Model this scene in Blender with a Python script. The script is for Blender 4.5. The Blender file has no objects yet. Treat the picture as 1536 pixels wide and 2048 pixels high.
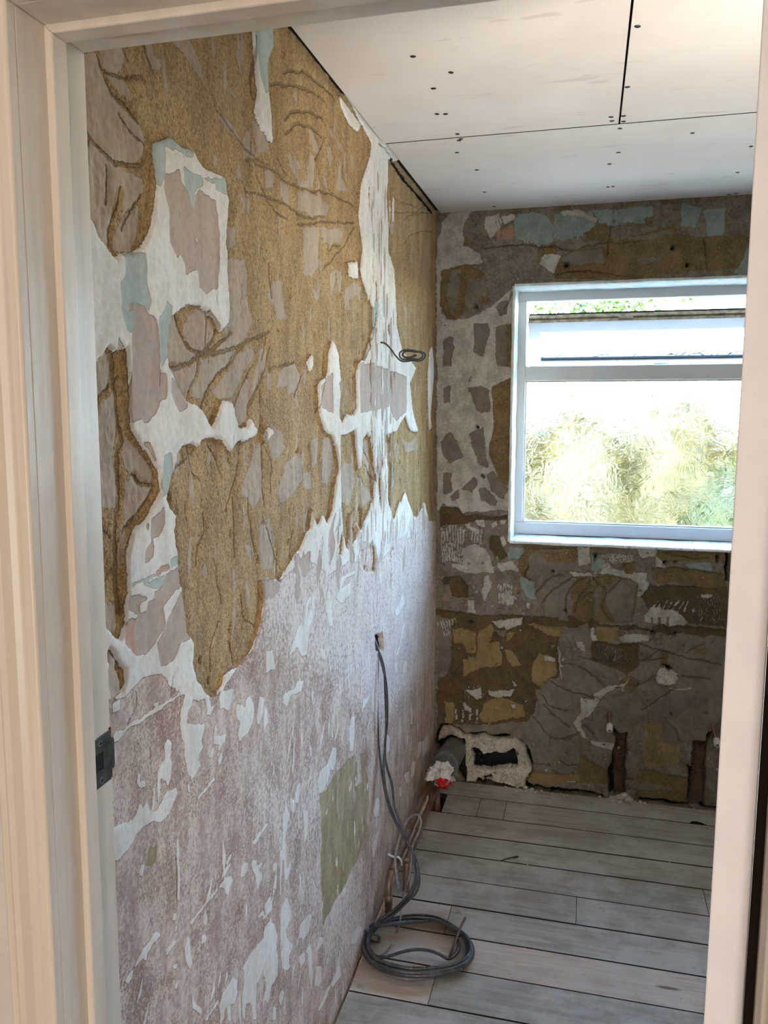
import bpy, math, random
import numpy as np
from mathutils import Vector
random.seed(7); rs = np.random.RandomState(3)
sc = bpy.context.scene
COL = sc.collection
PI = math.pi

# ------------------------------------------------------------------ camera
FPX, PITCH, YAW, ROLL = 1588.5, math.radians(7.782), math.radians(14.374), math.radians(-0.095)
CAM = np.array([0.6158, 0.0, 1.6413])
YB, HC = 3.287, 2.40            # back wall plane, ceiling height; left wall is x = 0
_cp, _sp, _cy, _sy = math.cos(PITCH), math.sin(PITCH), math.cos(YAW), math.sin(YAW)
FWD = np.array([-_sy*_cp, _cy*_cp, -_sp]); _R = np.array([_cy, _sy, 0.0]); _U = np.cross(_R, FWD)
RGT = _R*math.cos(ROLL) + _U*math.sin(ROLL); UPV = -_R*math.sin(ROLL) + _U*math.cos(ROLL)
cam_d = bpy.data.cameras.new('camera'); cam = bpy.data.objects.new('camera', cam_d); COL.objects.link(cam)
cam_d.sensor_fit = 'VERTICAL'; cam_d.sensor_height = 36.0; cam_d.sensor_width = 27.0
cam_d.lens = FPX*36.0/2048.0; cam_d.clip_start = 0.02; cam_d.clip_end = 300
from mathutils import Matrix
cam.matrix_world = Matrix(((RGT[0], UPV[0], -FWD[0], CAM[0]), (RGT[1], UPV[1], -FWD[1], CAM[1]),
                           (RGT[2], UPV[2], -FWD[2], CAM[2]), (0, 0, 0, 1)))
sc.camera = cam

# ------------------------------------------------------------------ light and exposure
SKY_STRENGTH, SUN_STRENGTH, EXPOSURE = 1.0, 2.0, 3.0
SUN_ELEV, SUN_ROT = math.radians(48), math.radians(200)
HALL_LAMP_W, HALL_LAMP_COL = 3.4, (1.0, 0.74, 0.53)
HALL_WIN_W, HALL_WIN_COL = 8.0, (1.0, 0.96, 0.95)
sc.view_settings.view_transform = 'Standard'; sc.view_settings.look = 'None'
sc.view_settings.gamma = 1.0; sc.view_settings.use_curve_mapping = False
sc.view_settings.exposure = EXPOSURE
cy = sc.cycles
cy.use_denoising = True
cy.max_bounces = 14; cy.diffuse_bounces = 5; cy.transmission_bounces = 10; cy.glossy_bounces = 4
cy.caustics_refractive = True; cy.caustics_reflective = False; cy.sample_clamp_indirect = 12.0
w = bpy.data.worlds.new('sky'); sc.world = w; w.use_nodes = True
nt = w.node_tree; nt.nodes.clear()
sky = nt.nodes.new('ShaderNodeTexSky'); sky.sky_type = 'NISHITA'; sky.sun_disc = False
sky.sun_elevation = SUN_ELEV; sky.sun_rotation = SUN_ROT; sky.air_density = 1.0; sky.dust_density = 0.4; sky.ozone_density = 3.0
bg = nt.nodes.new('ShaderNodeBackground'); bg.inputs['Strength'].default_value = SKY_STRENGTH
wo = nt.nodes.new('ShaderNodeOutputWorld'); nt.links.new(sky.outputs[0], bg.inputs[0]); nt.links.new(bg.outputs[0], wo.inputs[0])

def lamp(name, kind, loc, energy, color, size=None, sizey=None, aim=None, rot=None):
    l = bpy.data.lights.new(name, kind); l.energy = energy; l.color = color
    o = bpy.data.objects.new(name, l); COL.objects.link(o); o.location = loc
    if size: l.shape = 'RECTANGLE'; l.size = size; l.size_y = sizey or size
    if aim is not None: o.rotation_euler = (Vector(aim)-Vector(loc)).to_track_quat('-Z', 'Y').to_euler()
    if rot: o.rotation_euler = rot
    return o
# the sun stands behind the house and lights the garden
sun_dir = Vector((0.35*math.cos(SUN_ELEV), 0.94*math.cos(SUN_ELEV), -math.sin(SUN_ELEV)))
sun = lamp('sun', 'SUN', (0, -3, 8), SUN_STRENGTH, (1.0, 0.93, 0.80)); sun.data.angle = math.radians(0.53)
sun.rotation_euler = sun_dir.to_track_quat('-Z', 'Y').to_euler()
# the landing outside the door: a warm ceiling lamp and a low landing window behind the camera
lamp('landing_lamp', 'AREA', (1.15, -3.0, 2.15), HALL_LAMP_W, HALL_LAMP_COL, 0.50, 0.50, aim=(0.2, 1.6, 1.6))
lamp('landing_daylight', 'AREA', (1.05, -3.3, 0.7), HALL_WIN_W, HALL_WIN_COL, 0.9, 1.1, aim=(0.4, 1.2, 1.2))

# added fill light behind the open door, aimed up to brighten the room
fill_lt = lamp('added_ceiling_fill', 'AREA', (1.60, 1.45, 0.70), 2.0, (1.0, 0.95, 0.88), 0.35, 0.25, aim=(1.0, 1.30, 2.4)); fill_lt.data.spread = math.radians(95)

# ------------------------------------------------------------------ pixel helpers (photograph pixels -> real planes)
def ray(px, py): return (np.array([(px-768.0)/FPX]).reshape(1, 1)*RGT + (1024.0-py)/FPX*UPV + FWD).ravel()
def hit(px, py, ax, v):
    d = ray(px, py); return CAM + d*((v-CAM[ax])/d[ax])
def hitp(px, py, P, n):
    d = ray(px, py); n = np.array(n, float); return CAM + d*(np.dot(np.array(P)-CAM, n)/np.dot(d, n))

# ------------------------------------------------------------------ object helpers
def link(name, me, mat=None, parent=None, **props):
    o = bpy.data.objects.new(name, me); COL.objects.link(o)
    if mat is not None and me is not None and not me.materials:
        for m in (mat if isinstance(mat, (list, tuple)) else [mat]): me.materials.append(m)
    if parent is not None: o.parent = parent
    for k, v in props.items(): o[k] = v
    return o
def empty(name, loc=(0, 0, 0), **props):
    o = bpy.data.objects.new(name, None); COL.objects.link(o); o.location = loc; o.empty_display_size = 0.05
    for k, v in props.items(): o[k] = v
    return o
def tag(o, label, cat, group=None):
    o['label'] = label; o['category'] = cat
    if group: o['group'] = group
    return o
def wm(name, V, F, smooth=False):
    me = bpy.data.meshes.new(name); me.from_pydata([tuple(map(float, v)) for v in V], [], F); me.update()
    if smooth: me.polygons.foreach_set('use_smooth', [True]*len(me.polygons))
    return me
def rebase(o, base):
    """shift the parts of an Empty so that they stay where they were built in world space"""
    o.location = base
    for c in o.children: c.matrix_parent_inverse = Matrix.Translation(-Vector(base))
def box_vf(x0, x1, y0, y1, z0, z1, b=0.0):
    import bmesh
    bm = bmesh.new(); bmesh.ops.create_cube(bm, size=1.0)
    for v in bm.verts: v.co = Vector((x0+(v.co.x+.5)*(x1-x0), y0+(v.co.y+.5)*(y1-y0), z0+(v.co.z+.5)*(z1-z0)))
    if b > 0: bmesh.ops.bevel(bm, geom=bm.edges[:], offset=b, segments=2, affect='EDGES', profile=.5)
    bm.verts.index_update(); V = [v.co[:] for v in bm.verts]; F = [[v.index for v in f.verts] for f in bm.faces]; bm.free(); return V, F
def box(name, x0, x1, y0, y1, z0, z1, mat, parent=None, b=0.0, **p):
    V, F = box_vf(x0, x1, y0, y1, z0, z1, b); return link(name, wm(name, V, F), mat, parent, **p)
def join_vf(parts):
    V, F = [], []
    for v, f in parts:
        k = len(V); V += list(v); F += [[i+k for i in q] for q in f]
    return V, F
def prism(name, prof, e0, e1, axis, mat, parent=None, mitre0=None, **p):
    """closed 2D profile swept along an axis. axis 'z': profile is (x, y); 'x': profile is (y, z)"""
    n = len(prof); V = []
    for e in (e0, e1):
        for a, b in prof: V.append((a, b, e) if axis == 'z' else (e, a, b))
    F = [[i, (i+1) % n, n+(i+1) % n, n+i] for i in range(n)] + [list(range(n))[::-1], list(range(n, 2*n))]
    return link(name, wm(name, V, F), mat, parent, **p)
def catmull(P, m=8, closed=False):
    P = [np.array(p, float) for p in P]; out = []; n = len(P)
    for i in range(n if closed else n-1):
        a = P[(i-1) % n] if closed or i > 0 else 2*P[0]-P[1]
        b, c = P[i], P[(i+1) % n]
        d = P[(i+2) % n] if closed or i < n-2 else 2*P[-1]-P[-2]
        for k in range(m):
            t = k/m; out.append(.5*((2*b)+(-a+c)*t+(2*a-5*b+4*c-d)*t*t+(-a+3*b-3*c+d)*t**3))
    if not closed: out.append(P[-1])
    return np.array(out)
def tube_vf(P, r, seg=8, rb=None, closed=False, cap=True, ref=(0, 0, 1)):
    P = np.array(P, float); n = len(P); rb = r if rb is None else rb
    r = np.broadcast_to(np.array(r, float), (n,)); rb = np.broadcast_to(np.array(rb, float), (n,))
    T = np.gradient(P, axis=0)
    if closed: T = np.roll(P, -1, 0)-np.roll(P, 1, 0)
    T /= np.linalg.norm(T, axis=1)[:, None]+1e-12
    N = np.array(ref, float); N -= T[0]*np.dot(N, T[0])
    if np.linalg.norm(N) < 1e-3: N = np.array([1., 0, 0])-T[0]*T[0][0]
    N /= np.linalg.norm(N); V = []
    for i in range(n):
        N = N-T[i]*np.dot(N, T[i]); N /= np.linalg.norm(N); B = np.cross(T[i], N)
        for k in range(seg):
            a = 2*PI*k/seg; V.append(P[i]+N*math.cos(a)*r[i]+B*math.sin(a)*rb[i])
    F = []
    for i in range(n if closed else n-1):
        j = (i+1) % n
        for k in range(seg): F.append([i*seg+k, i*seg+(k+1) % seg, j*seg+(k+1) % seg, j*seg+k])
    if not closed and cap: F += [list(range(seg))[::-1], list(range((n-1)*seg, n*seg))]
    return V, F
def tube(name, P, r, mat, parent=None, seg=8, rb=None, closed=False, **p):
    V, F = tube_vf(P, r, seg, rb, closed); return link(name, wm(name, V, F, True), mat, parent, **p)

# ------------------------------------------------------------------ procedural noise (numpy, for real relief)
def vnoise(x, y, seed=0):
    xi = np.floor(x).astype(np.int64); yi = np.floor(y).astype(np.int64); fx = x-xi; fy = y-yi
    fx = fx*fx*(3-2*fx); fy = fy*fy*(3-2*fy)
    def h(a, b):
        n = (a*374761393+b*668265263+seed*974634777) & 0xffffffff
        n = ((n ^ (n >> 13))*1274126177) & 0xffffffff
        return ((n ^ (n >> 16)) & 0xffff)/32767.5-1.0
    return (h(xi, yi)*(1-fx)+h(xi+1, yi)*fx)*(1-fy)+(h(xi, yi+1)*(1-fx)+h(xi+1, yi+1)*fx)*fy
def fbm(x, y, sc_, oct_=3, seed=0):
    v = 0; a = 1; t = 0
    for k in range(oct_): v = v+a*vnoise(x*sc_, y*sc_, seed+k*17); t += a; a *= .5; sc_ *= 2.1
    return v/t

# ------------------------------------------------------------------ node helpers
def srgb(h):
    if not isinstance(h, str) and len(h) == 4: return tuple(h)
    if isinstance(h, str):
        h = h.lstrip('#'); c = [int(h[i:i+2], 16)/255 for i in (0, 2, 4)]
    else: c = list(h)
    return tuple([(x/12.92 if x <= .04045 else ((x+.055)/1.055)**2.4) for x in c]+[1.0])
class NG:
    def __init__(s, name):
        s.m = bpy.data.materials.new(name); s.m.use_nodes = True; s.t = s.m.node_tree; s.t.nodes.clear()
        s.out = s.t.nodes.new('ShaderNodeOutputMaterial'); s.b = s.t.nodes.new('ShaderNodeBsdfPrincipled')
        s.t.links.new(s.b.outputs[0], s.out.inputs[0]); s.tc = s.t.nodes.new('ShaderNodeTexCoord'); s.P = s.tc.outputs['Object']
    def put(s, sock, v):
        if isinstance(v, bpy.types.NodeSocket): s.t.links.new(v, sock)
        else: sock.default_value = v
    def math(s, op, a, b=0.0, c=None, clamp=False):
        n = s.t.nodes.new('ShaderNodeMath'); n.operation = op; n.use_clamp = clamp
        s.put(n.inputs[0], a); s.put(n.inputs[1], b)
        if c is not None: s.put(n.inputs[2], c)
        return n.outputs[0]
    def mix(s, f, a, b):
        n = s.t.nodes.new('ShaderNodeMix'); n.data_type = 'RGBA'; s.put(n.inputs[0], f); s.put(n.inputs[6], a); s.put(n.inputs[7], b); return n.outputs[2]
    def noise(s, scale, detail=3, vec=None, rough=.55, dist=0.0):
        n = s.t.nodes.new('ShaderNodeTexNoise'); s.put(n.inputs['Vector'], vec or s.P); n.inputs['Scale'].default_value = scale
        n.inputs['Detail'].default_value = detail; n.inputs['Roughness'].default_value = rough; n.inputs['Distortion'].default_value = dist
        return n.outputs[0]
    def rng(s, v, a, b, lo=0.0, hi=1.0, smooth=True):
        n = s.t.nodes.new('ShaderNodeMapRange'); n.interpolation_type = 'SMOOTHSTEP' if smooth else 'LINEAR'
        s.put(n.inputs[0], v); n.inputs[1].default_value = a; n.inputs[2].default_value = b
        n.inputs[3].default_value = lo; n.inputs[4].default_value = hi; return n.outputs[0]
    def scale(s, x, y, z, vec=None):
        n = s.t.nodes.new('ShaderNodeMapping'); s.put(n.inputs[0], vec or s.P); n.inputs['Scale'].default_value = (x, y, z); return n.outputs[0]
    def attr(s, name):
        n = s.t.nodes.new('ShaderNodeAttribute'); n.attribute_name = name; return n.outputs['Fac']
    def voro(s, scale, vec=None, feat='F1'):
        n = s.t.nodes.new('ShaderNodeTexVoronoi'); n.feature = feat; s.put(n.inputs['Vector'], vec or s.P); n.inputs['Scale'].default_value = scale; return n.outputs[0]
    def bump(s, h, dist=.001, strength=1.0):
        n = s.t.nodes.new('ShaderNodeBump'); n.inputs['Strength'].default_value = strength; n.inputs['Distance'].default_value = dist
        s.put(n.inputs['Height'], h); s.t.links.new(n.outputs[0], s.b.inputs['Normal']); return n.outputs[0]
    def fin(s, col, rough=.8, **kw):
        s.put(s.b.inputs['Base Color'], col); s.put(s.b.inputs['Roughness'], rough)
        for k, v in kw.items(): s.put(s.b.inputs[k.replace('_', ' ')], v)
        return s.m
def simple(name, col, rough=.6, var=.06, vs=30, bump=0.0, bs=200, metallic=0.0):
    g = NG(name); c = srgb(col); n = g.noise(vs, 4)
    dk = tuple(x*(1-var*2) for x in c[:3])+(1,)
    if bump: g.bump(g.noise(bs, 3), bump)
    return g.fin(g.mix(g.rng(n, .35, .65), dk, c), rough, Metallic=metallic)

# ------------------------------------------------------------------ painted-by-patch walls
CROPS = {'O': (0, 0, 1), 'A': (150, 40, .26042), 'Z': (500, 40, .26042), 'C': (150, 520, .26042), 'D': (500, 520, .26042),
         'E': (180, 1000, .2474), 'Q': (500, 1000, .26042), 'L': (200, 1380, .22135), 'M': (200, 1700, .22135),
         'R': (480, 1380, .26042), 'U': (440, 1700, .22135), 'G': (860, 380, .44010), 'H': (860, 560, .44010),
         'I': (860, 1000, .22135), 'J': (1160, 1060, .22135), 'K': (840, 1380, .20833), 'N': (1100, 1380, .23438), 'V': (720, 1240, .1953)}
def pxpts(cr, s):
    ox, oy, k = CROPS[cr]; return [(ox+float(a)*k, oy+float(b)*k) for a, b in (q.split(',') for q in s.split())]
def sdf_poly(X, Y, P):
    d = np.full(X.shape, 1e9); s = np.ones(X.shape); n = len(P)
    for i in range(n):
        ax_, ay = P[i]; bx, by = P[i-1]
        ex, ey = bx-ax_, by-ay; wx, wy = X-ax_, Y-ay
        t = np.clip((wx*ex+wy*ey)/(ex*ex+ey*ey+1e-12), 0, 1)
        d = np.minimum(d, (wx-ex*t)**2+(wy-ey*t)**2)
        c1 = Y >= ay; c2 = Y < by; c3 = ex*wy > ey*wx
        s = np.where((c1 & c2 & c3) | (~c1 & ~c2 & ~c3), -s, s)
    return -s*np.sqrt(d)       # positive inside
def dist_line(X, Y, P):
    d = np.full(X.shape, 1e9)
    for i in range(len(P)-1):
        ax_, ay = P[i]; bx, by = P[i+1]; ex, ey = bx-ax_, by-ay; wx, wy = X-ax_, Y-ay
        t = np.clip((wx*ex+wy*ey)/(ex*ex+ey*ey+1e-12), 0, 1)
        d = np.minimum(d, (wx-ex*t)**2+(wy-ey*t)**2)
    return np.sqrt(d)
LIM = .03
class Patch:
    def __init__(s, X, Y, conv, classes, warp=1.0, seed=0):
        s.X, s.Y, s.conv = X, Y, conv
        s.WX = X+warp*(.0045*fbm(X, Y, 28, 3, seed)+.0016*fbm(X, Y, 160, 2, seed+5))
        s.WY = Y+warp*(.0060*fbm(X, Y, 24, 3, seed+9)+.0022*fbm(X, Y, 150, 2, seed+13))
        s.A = {c: np.full(X.shape, -LIM) for c in classes}; s.G = np.full(X.shape, -LIM); s.Pale = np.full(X.shape, -.12)
    def sub(s, P, pad=LIM+.01):
        P = np.array(P); x0, y0 = P.min(0)-pad; x1, y1 = P.max(0)+pad
        return np.nonzero((s.WX > x0) & (s.WX < x1) & (s.WY > y0) & (s.WY < y1))[0]
    def poly(s, c, pts, real=False, only=None):
        P = pts if real else [s.conv(*q) for q in pts]
        if c == 'p':
            ix = s.sub(P, .15); d = sdf_poly(s.WX[ix], s.WY[ix], P); s.Pale[ix] = np.maximum(s.Pale[ix], np.clip(d, -.12, .12)); return
        ix = s.sub(P)
        if only: ix = ix[s.A[only][ix] > .002]
        d = np.clip(sdf_poly(s.WX[ix], s.WY[ix], P), -LIM, LIM)
        for k, a in s.A.items():
            a[ix] = np.maximum(a[ix], d) if k == c else np.minimum(a[ix], -d)
    def groove(s, pts, wd=.004, real=False):
        P = pts if real else [s.conv(*q) for q in pts]
        if len(P) > 2: P = [tuple(q) for q in catmull([(a, b, 0) for a, b in P], 4)[:, :2]]
        ix = s.sub(P); d = dist_line(s.WX[ix], s.WY[ix], P); s.G[ix] = np.maximum(s.G[ix], np.clip(wd-d, -LIM, LIM))
    def comb(s, c, cr, corners, n, wd=.5, br=3):
        q = np.array(pxpts(cr, corners)); r = random.Random(n*31+int(q[0][0]))
        for i in range(n):
            a, b = i/n, (i+wd)/n
            t0 = r.uniform(0, .15); 
            while t0 < .92:
                t1 = min(1, t0+r.uniform(.5, 1.5)/br)
                f = lambda u, t: (q[0]*(1-u)+q[1]*u)*(1-t)+(q[3]*(1-u)+q[2]*u)*t
                s.poly(c, [tuple(f(a, t0)), tuple(f(b, t0)), tuple(f(b-.1/n*r.random(), t1)), tuple(f(a+.1/n*r.random(), t1))]); t0 = t1+r.uniform(.03, .12)
    def load(s, text):
        for ln in text.strip().splitlines():
            ln = ln.strip()
            if not ln: continue
            h, rest = ln.split(None, 1)
            if h[0] == 'g':
                wd = float(h[1:])*.0007 if len(h) > 1 else .0027
                cr, rest = rest.split(None, 1)
                for part in rest.split(';'):
                    if part.strip(): s.groove(pxpts(cr, part.strip()), wd)
            else:
                cr, rest = rest.split(None, 1)
                for part in rest.split(';'):
                    if part.strip(): s.poly(h, pxpts(cr, part.strip()))
def grid_mesh(name, us, vs, place, H, attrs, hole=None):
    """us x vs grid; place(u, v, h) -> xyz arrays"""
    nu, nv = len(us), len(vs); U, V = np.meshgrid(us, vs, indexing='ij'); U, V = U.ravel(), V.ravel()
    co = np.stack(place(U, V, H), 1).astype(np.float32)
    i, j = np.meshgrid(np.arange(nu-1), np.arange(nv-1), indexing='ij'); i, j = i.ravel(), j.ravel()
    a = i*nv+j; q = np.stack([a, a+nv, a+nv+1, a+1], 1)
    if hole is not None:
        uc, vc = (us[i]+us[i+1])/2, (vs[j]+vs[j+1])/2; q = q[~((uc > hole[0]) & (uc < hole[1]) & (vc > hole[2]) & (vc < hole[3]))]
    me = bpy.data.meshes.new(name); me.vertices.add(len(co)); me.vertices.foreach_set('co', co.ravel())
    me.loops.add(q.size); me.loops.foreach_set('vertex_index', q.ravel().astype(np.int32))
    me.polygons.add(len(q)); me.polygons.foreach_set('loop_start', np.arange(0, q.size, 4, dtype=np.int32))
    me.update(); me.validate()
    me.polygons.foreach_set('use_smooth', np.ones(len(q), bool))
    for k, a in attrs.items():
        at = me.attributes.new(k, 'FLOAT', 'POINT'); at.data.foreach_set('value', a.astype(np.float32))
    return me
def wall_material(name, base, classes, groove_col, rough=.9, vstretch=.35):
    """classes: list of (attr, dark, light, height mm, grain mm, noise scale), bottom to top"""
    g = NG(name); fine = g.math('SUBTRACT', g.noise(170, 3, rough=.6), .5)
    Pv = g.scale(1, 1, vstretch); nb = g.noise(22, 5, Pv, .62); nm = g.noise(95, 4, rough=.65); nc = g.noise(260, 3, g.scale(1, 1, .75), .75)
    pit = g.voro(260)
    c = base(g, nb, nm, nc); ht = g.math('MULTIPLY', nc, .5)
    n = len(classes)
    for k, (at, dk, lt, hm, gm, amp) in enumerate(classes):
        sd = g.math('ADD', g.attr(at), g.math('MULTIPLY', fine, amp)); sd = g.math('ADD', sd, .0012*(n-1-k)/n)
        f = g.rng(sd, -.0006, .0006)
        v = g.math('ADD', g.math('MULTIPLY', nb, .6), g.math('MULTIPLY', nm, .4))
        cc = g.mix(g.rng(v, .38, .62), srgb(dk), srgb(lt))
        if gm > .6:      # coarse sand: dark pits between pale grains
            cc = g.mix(g.rng(nc, .52, .64, 0, .60), cc, srgb([x*.50 for x in srgb_f(dk)]))
            cc = g.mix(g.rng(nc, .46, .36, 0, .5), cc, srgb([min(1, x*1.22) for x in srgb_f(lt)]))
        c = g.mix(f, c, cc)
        hh = g.math('ADD', hm, g.math('MULTIPLY', nc, gm)) if gm else hm
        ht = g.math('ADD', g.math('MULTIPLY', ht, g.math('SUBTRACT', 1.0, f)), g.math('MULTIPLY', f, hh))
    gv = g.math('ADD', g.attr('groove'), g.math('MULTIPLY', fine, .004)); gf = g.rng(gv, -.0005, .002)
    c = g.mix(g.math('MULTIPLY', gf, .5), c, srgb(groove_col))
    ht = g.math('SUBTRACT', ht, g.math('MULTIPLY', gf, 2.6))
    g.bump(ht, .0016, 1.0)
    return g.fin(c, rough)
def srgb_f(h): h = h.lstrip('#'); return [int(h[i:i+2], 16)/255 for i in (0, 2, 4)]

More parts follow.
